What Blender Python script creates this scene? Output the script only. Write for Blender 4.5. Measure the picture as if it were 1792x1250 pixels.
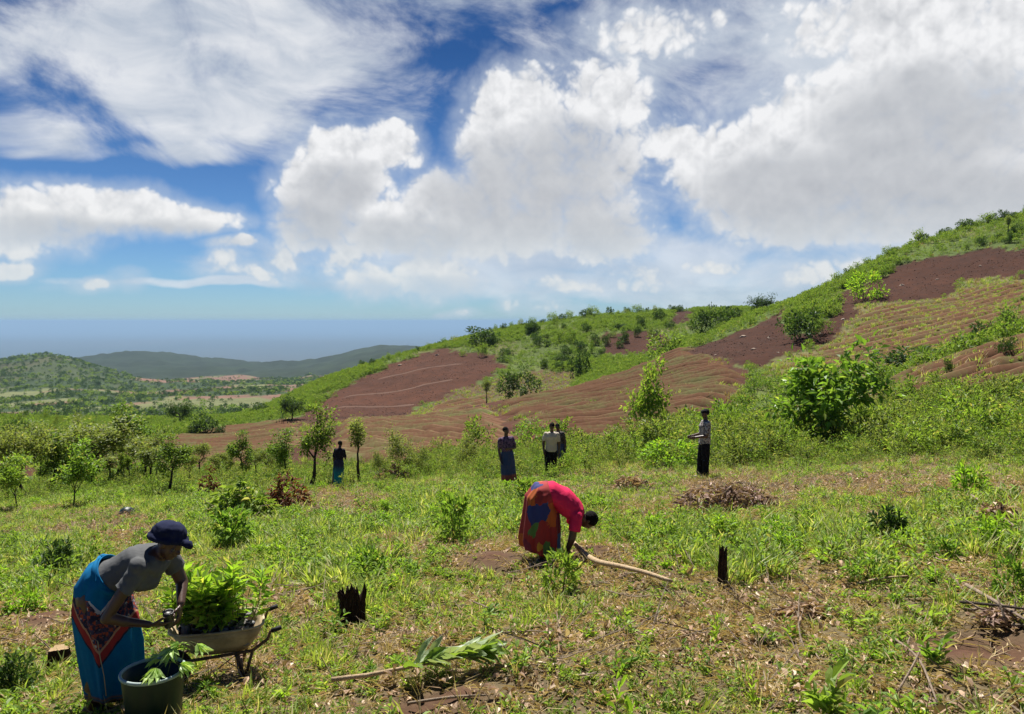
import bpy, bmesh, math, random
import numpy as np
from mathutils import Vector, Matrix, Euler
from mathutils import noise as mnoise

for _o in list(bpy.data.objects):
    bpy.data.objects.remove(_o, do_unlink=True)
scene = bpy.context.scene
COL = scene.collection
R = math.radians

# ------------------------------------------------------------------ camera
F = 1350.0                      # focal length in pixels of the 1792 x 1250 photograph
PITCH = math.atan(63.0 / F)     # eye level lies at v = 562
cam_d = bpy.data.cameras.new('camera')
cam = bpy.data.objects.new('camera', cam_d)
COL.objects.link(cam)
cam.location = (0, 0, 0)
cam.rotation_euler = (math.pi / 2 - PITCH, 0, 0)
cam_d.sensor_width = 36.0
cam_d.lens = F / 1792.0 * 36.0
cam_d.clip_start = 0.05
cam_d.clip_end = 400000.0
scene.camera = cam

# ------------------------------------------------------------------ light
SUN_EL, SUN_AZ = 60.0, -10.0    # high sun, ahead of the camera and a little to the left
scene.view_settings.view_transform = 'Standard'
scene.view_settings.look = 'None'
scene.view_settings.exposure = 0.95
scene.view_settings.gamma = 1.0
scene.view_settings.use_curve_mapping = False
scene.render.engine = 'CYCLES'
scene.cycles.use_denoising = True
scene.cycles.max_bounces = 6
scene.cycles.diffuse_bounces = 3
scene.cycles.transmission_bounces = 4
scene.cycles.volume_bounces = 0
scene.cycles.transparent_max_bounces = 8
scene.cycles.use_adaptive_sampling = True

sun_d = bpy.data.lights.new('sun', 'SUN')
sun_d.energy = 5.0
sun_d.angle = R(0.53)
sun_d.color = (1.0, 0.955, 0.88)
sun = bpy.data.objects.new('sun', sun_d)
COL.objects.link(sun)
sdir = Vector((math.cos(R(SUN_EL)) * math.sin(R(SUN_AZ)), math.cos(R(SUN_EL)) * math.cos(R(SUN_AZ)), math.sin(R(SUN_EL))))
sun.rotation_euler = sdir.to_track_quat('Z', 'Y').to_euler()
sun.location = sdir * 50


def ray(u, v):
    """pixel of the photograph -> direction (x, 1, z) seen from the camera"""
    x = (u - 896.0) / F
    y = -(v - 625.0) / F
    dy = math.cos(PITCH) + y * math.sin(PITCH)
    return x / dy, (-math.sin(PITCH) + y * math.cos(PITCH)) / dy


def project(X, Y, Z):
    f = Y * math.cos(PITCH) - Z * math.sin(PITCH)
    g = Y * math.sin(PITCH) + Z * math.cos(PITCH)
    f = np.maximum(f, 1e-3)
    return 896 + F * X / f, 625 - F * g / f


# ------------------------------------------------------------------ node helpers
class NT:
    """small helper for building node trees"""
    def __init__(self, tree):
        self.t = tree
        self.n = tree.nodes
        self.l = tree.links

    def node(self, kind, **kw):
        nd = self.n.new(kind)
        for k, v in kw.items():
            setattr(nd, k, v)
        return nd

    def put(self, sock, val):
        if val is None:
            return
        if isinstance(val, bpy.types.NodeSocket):
            self.l.new(val, sock)
        else:
            sock.default_value = val

    def math(self, op, a, b=None, c=None, clamp=False):
        nd = self.node('ShaderNodeMath', operation=op, use_clamp=clamp)
        self.put(nd.inputs[0], a)
        self.put(nd.inputs[1], b)
        self.put(nd.inputs[2], c)
        return nd.outputs[0]

    def vmath(self, op, a, b=None):
        nd = self.node('ShaderNodeVectorMath', operation=op)
        self.put(nd.inputs[0], a)
        self.put(nd.inputs[1], b)
        return nd.outputs[0]

    def comb(self, x, y, z):
        nd = self.node('ShaderNodeCombineXYZ')
        for i, q in enumerate((x, y, z)):
            self.put(nd.inputs[i], q)
        return nd.outputs[0]

    def sep(self, vsock):
        nd = self.node('ShaderNodeSeparateXYZ')
        self.put(nd.inputs[0], vsock)
        return nd.outputs

    def noise(self, vec, scale, detail=4, rough=0.55, dist=0.0, lac=2.0, dim='3D'):
        nd = self.node('ShaderNodeTexNoise', noise_dimensions=dim)
        self.put(nd.inputs['Vector'], vec)
        nd.inputs['Scale'].default_value = scale
        nd.inputs['Detail'].default_value = detail
        nd.inputs['Roughness'].default_value = rough
        nd.inputs['Lacunarity'].default_value = lac
        nd.inputs['Distortion'].default_value = dist
        return nd.outputs['Fac']

    def voronoi(self, vec, scale, feature='F1', out='Distance', dim='3D', smooth=None, rand=1.0):
        nd = self.node('ShaderNodeTexVoronoi', feature=feature, voronoi_dimensions=dim)
        self.put(nd.inputs['Vector'], vec)
        nd.inputs['Scale'].default_value = scale
        nd.inputs['Randomness'].default_value = rand
        if smooth is not None and 'Smoothness' in nd.inputs:
            nd.inputs['Smoothness'].default_value = smooth
        return nd.outputs[out]

    def ramp(self, fac, a, b, clamp=True, smooth=False):
        nd = self.node('ShaderNodeMapRange', clamp=clamp, interpolation_type='SMOOTHSTEP' if smooth else 'LINEAR')
        self.put(nd.inputs[0], fac)
        nd.inputs[1].default_value = a
        nd.inputs[2].default_value = b
        nd.inputs[3].default_value = 0.0
        nd.inputs[4].default_value = 1.0
        return nd.outputs[0]

    def mix(self, fac, a, b, blend='MIX'):
        nd = self.node('ShaderNodeMix', data_type='RGBA', blend_type=blend)
        self.put(nd.inputs[0], fac)
        for s, q in ((nd.inputs[6], a), (nd.inputs[7], b)):
            if isinstance(q, (tuple, list)) and len(q) == 3:
                q = (*q, 1.0)
            self.put(s, q)
        return nd.outputs[2]

    def attr(self, name):
        nd = self.node('ShaderNodeAttribute', attribute_name=name)
        return nd


# ------------------------------------------------------------------ sky with clouds
def az_el(u, v):
    x, z = ray(u, v)
    return math.atan(x), math.atan(z / math.sqrt(1 + x * x))


def ell(u, v, ru, rv, wt=1.0):
    a, e = az_el(u, v)
    ca = math.cos(a)
    return (a, e, ru / F * ca * ca, rv / F * ca, wt)


CUMULUS = [ell(*q) for q in (
    # tall cloud in the middle
    (925, 200, 105, 75), (1040, 165, 105, 65), (880, 285, 80, 95), (985, 300, 135, 125), (775, 372, 110, 72),
    (690, 400, 85, 55), (1050, 395, 95, 60), (870, 405, 160, 48),
    # smaller tower to its left
    (605, 275, 75, 58), (685, 258, 48, 52), (555, 335, 78, 60), (545, 395, 72, 58), (625, 330, 66, 55),
    # bank over the plain
    (130, 362, 190, 44), (300, 378, 105, 26), (30, 385, 150, 58), (10, 462, 70, 22, 0.35),
    # small ones low down
    (770, 487, 90, 40, 0.75), (155, 502, 80, 17, 0.22), (224, 496, 46, 24, 0.22), (400, 425, 60, 17, 0.4), (430, 482, 100, 19, 0.45), (385, 462, 44, 34, 0.45),
    (600, 455, 52, 36, 0.6), (490, 452, 46, 34, 0.6), (640, 490, 55, 34, 0.5), (800, 550, 40, 12, 0.35), (955, 540, 80, 22, 0.25), (990, 500, 90, 24, 0.4),
    # mass to the right
    (1290, 300, 130, 85), (1480, 240, 200, 140), (1650, 330, 240, 95), (1600, 110, 180, 130), (1390, 350, 180, 58),
    (1740, 230, 110, 90), (1190, 250, 70, 46, 0.7), (1480, 395, 210, 42), (1690, 400, 200, 45), (1430, 470, 120, 30, 0.5),
    (1120, 492, 80, 34, 0.45), (1250, 470, 90, 16, 0.4), (1560, 30, 240, 70), (1130, 60, 150, 50, 0.7), (1900, 330, 220, 140), (2200, 250, 260, 120), (-350, 330, 200, 60),
    (-700, 260, 240, 90), (2600, 300, 260, 110),
)]
VEIL = [ell(*q) for q in (
    (220, 70, 420, 120), (530, 85, 250, 120), (330, 205, 320, 70), (700, 140, 170, 40, 0.7), (120, 235, 210, 40), (300, 285, 190, 22, 0.7), (60, 262, 90, 12, 0.7),
    (1190, 50, 210, 90, 0.9), (1150, 160, 130, 80, 0.7), (1400, 120, 280, 120), (1150, 440, 330, 55), (1000, 475, 300, 40, 0.9), (1400, 480, 280, 55), (1180, 330, 260, 90, 0.8), (1150, 520, 300, 30, 0.7), (800, 440, 330, 40, 0.7), (650, 470, 160, 26, 0.5),
    (300, 468, 260, 8, 0.3), (1650, 120, 300, 160), (-500, 120, 500, 160), (2300, 100, 500, 200), (200, -120, 600, 130), (1500, -140, 600, 130),
)]

world = bpy.data.worlds.new('World')
scene.world = world
world.use_nodes = True
w = NT(world.node_tree)
for nd in list(w.n):
    w.n.remove(nd)


def field_group(name, ells, warp, fbm):
    """node group: (azimuth, elevation) -> thickness of a cloud layer made of ellipses broken up by noise"""
    g = bpy.data.node_groups.new(name, 'ShaderNodeTree')
    g.interface.new_socket('P', in_out='INPUT', socket_type='NodeSocketVector')
    g.interface.new_socket('D', in_out='OUTPUT', socket_type='NodeSocketFloat')
    k = NT(g)
    gi = k.node('NodeGroupInput')
    go = k.node('NodeGroupOutput')
    p = gi.outputs[0]
    nw = k.node('ShaderNodeTexNoise', noise_dimensions='2D')
    k.put(nw.inputs['Vector'], p)
    nw.inputs['Scale'].default_value = warp[0]
    nw.inputs['Detail'].default_value = 3
    off = k.vmath('MULTIPLY', k.vmath('SUBTRACT', nw.outputs['Color'], (0.5, 0.5, 0.5)), (warp[1], warp[1] * 0.7, 0))
    s = k.sep(k.vmath('ADD', p, off))
    best = None
    for (a, e, ra, re, wt) in ells:
        da = k.math('MULTIPLY', k.math('SUBTRACT', s[0], a), 1 / ra)
        de = k.math('MULTIPLY', k.math('SUBTRACT', s[1], e), 1 / re)
        q = k.math('SUBTRACT', wt, k.math('MULTIPLY_ADD', da, da, k.math('MULTIPLY', de, de)))
        best = q if best is None else k.math('SMOOTH_MAX', best, q, 0.5)
    best = k.math('MAXIMUM', best, -2.2)
    if fbm is not None:
        best = k.math('ADD', best, fbm(k, p))
    k.l.new(best, go.inputs[0])
    return g


def billow(k, p, scale):
    nd = k.noise(p, scale, 1.0, 0.5, 0.0, dim='2D')
    return k.math('ABSOLUTE', k.math('MULTIPLY_ADD', nd, 4.0, -2.0))


def fbm_cumulus(k, p):
    n1 = k.noise(p, 8.0, 9, 0.54, 0.35, dim='2D')
    a = k.math('MULTIPLY', k.math('SUBTRACT', n1, 0.5), 1.6)
    b = k.math('MULTIPLY_ADD', billow(k, p, 15.0), 0.50, -0.24)
    c = k.math('MULTIPLY_ADD', billow(k, p, 37.0), 0.36, -0.17)
    d = k.math('MULTIPLY_ADD', billow(k, p, 90.0), 0.15, -0.07)
    return k.math('ADD', k.math('ADD', a, b), k.math('ADD', c, d))


def fbm_veil(k, p):
    rot = k.node('ShaderNodeMapping')
    k.put(rot.inputs['Vector'], p)
    rot.inputs['Rotation'].default_value = (0, 0, R(14))
    st = k.vmath('MULTIPLY', rot.outputs[0], (1.0, 2.0, 1.0))
    n1 = k.noise(st, 4.0, 11, 0.60, 0.35, dim='2D')
    return k.math('MULTIPLY', k.math('SUBTRACT', n1, 0.5), 5.0)


UNDER = [ell(*q) for q in (
    (925, 345, 190, 105), (985, 280, 95, 80), (1060, 400, 100, 45), (555, 395, 90, 50), (600, 340, 62, 48), (740, 420, 130, 38), (1480, 350, 300, 85), (1700, 360, 230, 80),
    (1620, 220, 190, 95), (790, 505, 90, 26), (180, 412, 240, 34), (1330, 330, 110, 45), (440, 500, 90, 14), (640, 505, 60, 18), (2000, 380, 200, 60), (-500, 340, 300, 40),
)]


def noise_group(name, fn):
    g = bpy.data.node_groups.new(name, 'ShaderNodeTree')
    g.interface.new_socket('P', in_out='INPUT', socket_type='NodeSocketVector')
    g.interface.new_socket('D', in_out='OUTPUT', socket_type='NodeSocketFloat')
    k = NT(g)
    gi = k.node('NodeGroupInput')
    go = k.node('NodeGroupOutput')
    k.l.new(fn(k, gi.outputs[0]), go.inputs[0])
    return g


g_fbm = noise_group('cumulus_billows', fbm_cumulus)
g_under = field_group('cloud_undersides', UNDER, (6.0, 0.06), None)
g_cum = field_group('cumulus_field', CUMULUS, (7.0, 0.05), None)
g_veil = field_group('veil_field', VEIL, (3.0, 0.16), fbm_veil)

SKY_STRENGTH = 0.1
tc = w.node('ShaderNodeTexCoord')
dv = w.vmath('NORMALIZE', tc.outputs['Generated'])
dx, dy_, dz = w.sep(dv)
azs = w.math('ARCTAN2', dx, dy_)
els = w.math('ARCSINE', dz)
P = w.comb(azs, els, 0.0)

sky = w.node('ShaderNodeTexSky', sky_type='NISHITA')
sky.sun_disc = False
sky.sun_elevation = R(SUN_EL)
sky.sun_rotation = R(SUN_AZ)
sky.altitude = 1200
sky.air_density = 1.0
sky.dust_density = 0.6
sky.ozone_density = 2.5
w.l.new(w.comb(dx, dy_, w.math('MAXIMUM', dz, 0.004)), sky.inputs['Vector'])
skycol = w.mix(1.0, sky.outputs[0], w.mix(w.ramp(els, 0.0, 0.33), (0.250, 0.365, 0.500), (0.066, 0.150, 0.262)), 'MULTIPLY')


def layer(group, p):
    nd = w.node('ShaderNodeGroup')
    nd.node_tree = group
    w.put(nd.inputs[0], p)
    return nd.outputs[0]


K = 0.515 / SKY_STRENGTH
# veil of high cloud
dV = layer(g_veil, P)
aV = w.math('MULTIPLY', w.ramp(dV, -0.60, 0.95, smooth=True), w.math('MULTIPLY_ADD', w.ramp(els, 0.03, 0.2), 0.30, 0.62))
nV = w.noise(w.vmath('MULTIPLY', P, (1, 2.2, 1)), 9.0, 6, 0.55, 0.4, dim='2D')
cV = w.mix(w.ramp(nV, 0.32, 0.66), (0.52 * K, 0.58 * K, 0.67 * K), (0.82 * K, 0.84 * K, 0.87 * K))
c1 = w.mix(aV, skycol, cV)
# cumulus
body = layer(g_cum, P)
n0 = layer(g_fbm, P)
nL = layer(g_fbm, w.vmath('ADD', P, (0.005, 0.018, 0.0)))
dU = w.math('ADD', layer(g_under, P), w.math('MULTIPLY', n0, 0.35))
under = w.ramp(dU, -0.7, 0.9, smooth=True)
dC = w.math('ADD', w.math('MINIMUM', body, 0.9), n0)
low = w.ramp(els, 0.02, 0.16, smooth=True)
aC1 = w.ramp(dC, -0.20, 0.34, smooth=True)
aC2 = w.ramp(dC, -0.75, 0.80, smooth=True)
mx = w.node('ShaderNodeMix', data_type='FLOAT')
w.put(mx.inputs[0], w.math('MULTIPLY', under, 0.9))
w.put(mx.inputs[2], aC1)
w.put(mx.inputs[3], aC2)
aC = mx.outputs[0]
relief = w.math('SUBTRACT', n0, nL)
lit = w.math('MULTIPLY_ADD', relief, w.math('MULTIPLY_ADD', under, -0.38, 0.50), w.math('MULTIPLY_ADD', under, -0.50, 0.84))
lit = w.math('SUBTRACT', lit, 0.0, clamp=True)
dark = w.mix(low, (0.50 * K, 0.60 * K, 0.70 * K), (0.36 * K, 0.385 * K, 0.43 * K))
lite = w.mix(low, (0.84 * K, 0.84 * K, 0.80 * K), (0.90 * K, 0.905 * K, 0.92 * K))
cC = w.mix(lit, dark, lite)
aC = w.math('MULTIPLY', aC, w.math('MULTIPLY_ADD', w.ramp(els, 0.02, 0.11), 0.5, 0.5))
halo = w.math('MULTIPLY', w.ramp(w.math('MULTIPLY_ADD', n0, 0.8, body), -1.5, 0.5, smooth=True), 0.55)
c1 = w.mix(halo, c1, (0.60 * K, 0.67 * K, 0.76 * K))
c2 = w.mix(aC, c1, cC)
bg = w.node('ShaderNodeBackground')
w.l.new(c2, bg.inputs['Color'])
bg.inputs['Strength'].default_value = SKY_STRENGTH
wo = w.node('ShaderNodeOutputWorld')
w.l.new(bg.outputs[0], wo.inputs['Surface'])
world.cycles.sampling_method = 'MANUAL'
world.cycles.sample_map_resolution = 256

# ------------------------------------------------------------------ noise in numpy
def _hash(ix, iy, seed):
    h = (ix.astype(np.int64) * 374761393 + iy.astype(np.int64) * 668265263 + seed * 982451653) & 0xFFFFFFFF
    h = ((h ^ (h >> 13)) * 1274126177) & 0xFFFFFFFF
    h = h ^ (h >> 16)
    return (h & 0xFFFFFF) / float(0xFFFFFF)


def vnoise(x, y, seed=0):
    x = np.asarray(x, float)
    y = np.asarray(y, float)
    ix, iy = np.floor(x), np.floor(y)
    fx, fy = x - ix, y - iy
    fx = fx * fx * (3 - 2 * fx)
    fy = fy * fy * (3 - 2 * fy)
    a = _hash(ix, iy, seed)
    b = _hash(ix + 1, iy, seed)
    c = _hash(ix, iy + 1, seed)
    d = _hash(ix + 1, iy + 1, seed)
    return (a + (b - a) * fx) * (1 - fy) + (c + (d - c) * fx) * fy


def fbm(x, y, seed=0, octv=4):
    t, a, s = 0.0, 0.5, 0.0
    for k in range(octv):
        t = t + a * vnoise(x * 2 ** k + 17.3 * k, y * 2 ** k - 9.1 * k, seed + k)
        s += a
        a *= 0.5
    return t / s


# ------------------------------------------------------------------ lie of the land
def plane_v(u, Y):
    t = (u - 896) / F
    return 562 + F * (1.7 / Y + 0.135 - 0.07 * t)


NEAR = {
    -500: [(45, 875), (65, 850), (90, 825), (130, 795), (180, 762), (240, 742), (320, 735), (420, 745)],
    0: [(45, 850), (65, 825), (90, 800), (130, 775), (180, 752), (240, 736), (320, 738), (420, 748)],
    225: [(45, 838), (65, 815), (90, 795), (130, 772), (180, 752), (240, 739), (320, 740), (420, 750)],
    400: [(45, 829), (65, 807), (90, 786), (130, 764), (180, 747), (240, 736), (320, 740), (420, 752)],
    450: [(45, 826), (65, 803), (90, 783), (130, 760), (180, 738), (230, 720), (270, 722), (320, 735), (420, 752)],
    520: [(45, 823), (65, 796), (90, 768), (130, 741), (180, 728), (240, 697), (280, 684), (320, 700), (420, 745)],
    600: [(45, 818), (65, 788), (90, 757), (130, 733), (155, 731), (180, 714), (240, 668), (290, 650), (330, 660), (420, 720)],
    700: [(45, 808), (65, 778), (90, 750), (130, 731), (155, 735), (180, 720), (240, 655), (290, 620), (330, 626), (420, 680)],
    760: [(45, 803), (65, 772), (90, 744), (130, 722), (155, 728), (180, 714), (240, 642), (300, 604), (350, 610), (420, 650)],
    850: [(45, 795), (65, 762), (90, 733), (130, 706), (155, 716), (180, 713), (240, 642), (300, 592), (345, 578), (420, 605)],
    1000: [(45, 785), (65, 750), (90, 712), (130, 679), (155, 690), (180, 695), (240, 645), (300, 582), (360, 553), (440, 570)],
    1130: [(45, 775), (65, 735), (90, 688), (130, 642), (150, 633), (180, 652), (240, 628), (300, 572), (370, 544), (440, 555)],
    1200: [(45, 768), (65, 722), (90, 670), (130, 615), (150, 602), (180, 618), (240, 612), (300, 567), (370, 541), (440, 550)],
    1300: [(45, 757), (65, 712), (90, 660), (130, 592), (160, 556), (190, 566), (240, 582), (300, 562), (370, 536), (440, 545)],
    1400: [(45, 747), (65, 716), (90, 664), (130, 578), (170, 524), (200, 532), (250, 565), (300, 565), (440, 550)],
    1500: [(42, 728), (55, 694), (68, 702), (90, 655), (130, 560), (180, 477), (210, 482), (260, 540), (440, 550)],
    1560: [(42, 715), (55, 660), (70, 672), (90, 640), (130, 548), (190, 440), (220, 446), (270, 500), (440, 540)],
    1650: [(42, 696), (55, 630), (72, 640), (90, 622), (130, 535), (200, 410), (235, 416), (280, 450), (440, 520)],
    1792: [(42, 668), (55, 590), (72, 600), (90, 588), (130, 500), (210, 377), (245, 380), (300, 420), (440, 500)],
    2100: [(42, 630), (55, 535), (72, 540), (90, 520), (130, 440), (210, 330), (245, 335), (300, 370), (440, 480)],
    2700: [(42, 600), (55, 515), (72, 515), (90, 500), (130, 430), (210, 350), (245, 355), (300, 390), (440, 480)],
}
FAR = {
    -500: [(600, 740), (900, 715), (1400, 680), (1800, 650), (2200, 622), (2800, 660), (3600, 655), (4500, 645), (5200, 625), (6500, 645)],
    0: [(600, 738), (900, 718), (1300, 690), (1800, 655), (2200, 622), (2800, 660), (3600, 660), (4500, 645), (5200, 630), (6500, 645)],
    70: [(600, 738), (900, 718), (1300, 690), (1800, 645), (2200, 611), (2800, 655), (3600, 660), (4500, 645), (5200, 630), (6500, 645)],
    130: [(600, 738), (900, 718), (1300, 690), (1800, 655), (2200, 618), (2800, 660), (3600, 655), (4500, 640), (5200, 626), (6500, 645)],
    200: [(600, 738), (900, 718), (1300, 692), (1800, 668), (2200, 650), (2800, 662), (3600, 652), (4500, 632), (5200, 613), (6500, 640)],
    260: [(600, 736), (900, 716), (1300, 692), (1800, 682), (2200, 676), (2800, 667), (3600, 652), (4500, 634), (5200, 614), (6500, 640)],
    330: [(600, 736), (900, 716), (1300, 692), (1800, 680), (2200, 674), (2800, 666), (3600, 655), (4500, 640), (5200, 624), (6500, 645)],
    420: [(600, 735), (900, 715), (1300, 690), (1800, 676), (2200, 670), (2800, 664), (3600, 655), (4500, 642), (5200, 627), (6500, 648)],
    530: [(600, 735), (900, 712), (1300, 684), (1800, 672), (2200, 666), (2800, 662), (3600, 652), (4500, 645), (5200, 635), (6500, 650)],
    600: [(600, 735), (900, 710), (1300, 680), (1800, 668), (2200, 662), (2800, 655), (3600, 640), (4500, 624), (5200, 617), (6500, 640)],
    660: [(600, 735), (900, 710), (1300, 680), (1800, 668), (2200, 660), (2800, 645), (3600, 622), (4500, 609), (5200, 607), (6500, 640)],
    760: [(600, 735), (900, 710), (1300, 680), (1800, 668), (2200, 660), (2800, 645), (3600, 622), (4500, 608), (5200, 607), (6500, 640)],
    1000: [(600, 700), (900, 690), (1300, 680), (1800, 668), (2200, 660), (2800, 650), (3600, 640), (4500, 630), (5200, 620), (6500, 640)],
    2700: [(600, 640), (900, 660), (1300, 670), (1800, 668), (2200, 660), (2800, 650), (3600, 640), (4500, 630), (5200, 620), (6500, 640)],
}
PLAIN = [(8500, 562 + F * 800 / 8500), (12000, 562 + F * 800 / 12000), (30000, 598), (120000, 571)]

LY = np.linspace(math.log(22), math.log(120000), 560)
UC = np.arange(-500, 2701, 20.0)


def _table():
    def col(keys, u, src):
        keys = sorted(src)
        return keys

    nk, fk = sorted(NEAR), sorted(FAR)
    base = []
    for u in nk:
        pts = [(22, plane_v(u, 22)), (30, plane_v(u, 30))] + NEAR[u]
        # far part interpolated for this column
        fpts = []
        for i in range(len(FAR[fk[0]])):
            fy = float(np.interp(u, fk, [FAR[q][i][0] for q in fk]))
            fv = float(np.interp(u, fk, [FAR[q][i][1] for q in fk]))
            fpts.append((fy, fv))
        pts = pts + fpts + PLAIN
        s = np.interp(LY, np.log([p[0] for p in pts]), [(562 - p[1]) / F for p in pts])
        base.append(s)
    base = np.array(base)
    near = np.array([np.interp(UC, nk, base[:, j]) for j in range(len(LY))]).T
    # finer columns for the far hills
    fbase = []
    for u in fk:
        pts = [(430, 560 + 190)] + FAR[u] + PLAIN
        fbase.append(np.interp(LY, np.log([p[0] for p in pts]), [(562 - p[1]) / F for p in pts]))
    fbase = np.array(fbase)
    far = np.array([np.interp(UC, fk, fbase[:, j]) for j in range(len(LY))]).T
    wgt = np.clip((LY - math.log(560)) / (math.log(800) - math.log(560)), 0, 1)[None, :]
    tab = near * (1 - wgt) + far * wgt

    def blur(a, sig, axis):
        r = int(3 * sig) + 1
        kx = np.exp(-0.5 * (np.arange(-r, r + 1) / sig) ** 2)
        kx /= kx.sum()
        pad = [(0, 0), (0, 0)]
        pad[axis] = (r, r)
        b = np.pad(a, pad, mode='edge')
        return np.apply_along_axis(lambda m: np.convolve(m, kx, 'valid'), axis, b)

    tab = blur(tab, 3.0, 1)
    tab = blur(tab, 1.3, 0)
    return tab


TAB = _table()


def smooth01(a, lo, hi):
    q = np.clip((a - lo) / (hi - lo), 0, 1)
    return q * q * (3 - 2 * q)


MOUNDS = []     # (x, y, radius, height): spoil heaps and holes dug in the foreground


def ground_z(X, Y):
    X = np.asarray(X, float)
    Y = np.asarray(Y, float)
    plane = -1.7 - 0.135 * Y + 0.07 * X
    Ys = np.maximum(Y, 22.0)
    u = 896 + F * X / Ys
    iu = np.clip((u - UC[0]) / 20.0, 0, len(UC) - 1.001)
    iy = np.clip((np.log(Ys) - LY[0]) / (LY[1] - LY[0]), 0, len(LY) - 1.001)
    i0, j0 = iu.astype(int), iy.astype(int)
    fu, fy = iu - i0, iy - j0
    s = (TAB[i0, j0] * (1 - fu) + TAB[i0 + 1, j0] * fu) * (1 - fy) + (TAB[i0, j0 + 1] * (1 - fu) + TAB[i0 + 1, j0 + 1] * fu) * fy
    zt = s * Ys
    k = smooth01(Y, 22, 32)
    z = plane * (1 - k) + zt * k
    # relief
    near = 1 - smooth01(Y, 40, 90)
    z = z + near * ((fbm(X * 0.5, Y * 0.5, 3, 3) - 0.5) * 0.22 + (fbm(X * 2.2, Y * 2.2, 9, 3) - 0.5) * 0.09)
    mid = smooth01(Y, 35, 70) * (1 - smooth01(Y, 500, 900))
    z = z + mid * ((fbm(X * 0.05, Y * 0.05, 21, 4) - 0.5) * 1.6 + (fbm(X * 0.3, Y * 0.3, 22, 3) - 0.5) * 0.16)
    far = smooth01(Y, 550, 1200) * (1 - smooth01(Y, 6500, 8500))
    z = z + far * ((fbm(X * 0.0035, Y * 0.0035, 31, 5) - 0.5) * np.clip(Y * 0.022, 10, 75) + (fbm(X * 0.016, Y * 0.012, 37, 3) - 0.5) * np.clip(Y * 0.006, 4, 22))
    for (mx, my, mr, mh) in MOUNDS:
        d2 = ((X - mx) ** 2 + (Y - my) ** 2) / (mr * mr)
        z = z + mh * np.exp(-d2 * 1.6) * (0.75 + 0.5 * vnoise(X * 5, Y * 5, 77))
    return z


def gz(x, y):
    return float(ground_z(np.array([x]), np.array([y]))[0])


_HY = np.exp(np.linspace(math.log(2.5), math.log(9000), 4000))


def hit(u, v, ymin=2.5, ymax=9000):
    """where the sight line through a pixel of the photograph meets the ground"""
    tx, tz = ray(u, v)
    ys = _HY[(_HY >= ymin) & (_HY <= ymax)]
    g = ground_z(tx * ys, ys)
    below = np.nonzero(tz * ys <= g)[0]
    if len(below) == 0:
        y = float(ys[np.argmax(g / ys)])
    else:
        y = float(ys[below[0]])
    return Vector((tx * y, y, gz(tx * y, y)))


def at_depth(u, Y):
    tx, _ = ray(u, 700)
    return Vector((tx * Y, Y, gz(tx * Y, Y)))


for (mu, mv, mr, mh) in ((70, 1095, 0.42, 0.12), (1735, 1122, 0.45, -0.20), (1690, 1165, 0.40, 0.12), (720, 1238, 0.30, -0.07), (800, 1228, 0.22, 0.08), (1040, 968, 0.30, 0.10), (1040, 985, 0.25, -0.12), (860, 985, 0.5, 0.10)):
    q = hit(mu, mv)
    MOUNDS.append((q.x, q.y, mr, mh))


# ------------------------------------------------------------------ what grows or lies where
def inpoly(u, v, poly):
    ins = np.zeros(np.shape(u), bool)
    n = len(poly)
    for i in range(n):
        x0, y0 = poly[i]
        x1, y1 = poly[(i + 1) % n]
        if y0 == y1:
            continue
        c = ((y0 > v) != (y1 > v)) & (u < (x1 - x0) * (v - y0) / (y1 - y0) + x0)
        ins ^= c
    return ins


FIELD_A = [(440, 738), (560, 726), (700, 722), (850, 699), (1000, 670), (1130, 630), (1200, 600), (1262, 625), (1310, 655), (1290, 700), (1250, 740), (1180, 790), (1000, 830), (850, 860), (600, 860), (470, 810)]
FIELD_TILLED = [(1195, 618), (1330, 565), (1370, 541), (1380, 590), (1430, 575), (1462, 545), (1475, 510), (1530, 490), (1560, 470), (1600, 455), (1700, 442), (1792, 434), (1950, 425), (1950, 480), (1792, 486), (1690, 492), (1640, 524), (1500, 532), (1490, 560), (1445, 598), (1400, 614), (1320, 650), (1255, 625)]
FIELD_GRASSY = [(1500, 532), (1640, 524), (1700, 492), (1950, 478), (1950, 590), (1792, 592), (1700, 605), (1560, 655), (1480, 665), (1320, 660), (1400, 620), (1450, 600)]
FIELD_D = [(1500, 705), (1560, 658), (1650, 628), (1792, 588), (2000, 530), (2000, 730), (1700, 735), (1560, 740)]
FIELD_B = [(522, 729), (600, 680), (700, 632), (765, 608), (868, 622), (885, 640), (850, 662), (800, 688), (740, 706), (705, 736)]
FIELD_B2 = [(700, 738), (760, 700), (860, 664), (950, 648), (1010, 652), (1000, 692), (860, 718)]
FIELD_B3 = [(1055, 583), (1130, 580), (1175, 592), (1150, 619), (1050, 622)]
FIELD_B4 = [(1170, 545), (1215, 540), (1215, 560), (1180, 575)]
FIELD_L = [(130, 800), (300, 765), (440, 740), (520, 735), (560, 770), (470, 815), (300, 822), (130, 822)]
FIELD_L2 = [(-60, 768), (45, 770), (75, 800), (60, 830), (-60, 830)]

FG, SCRUB, RED, DARKSOIL, GRASSY, MIXED, FARLAND = range(7)


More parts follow.
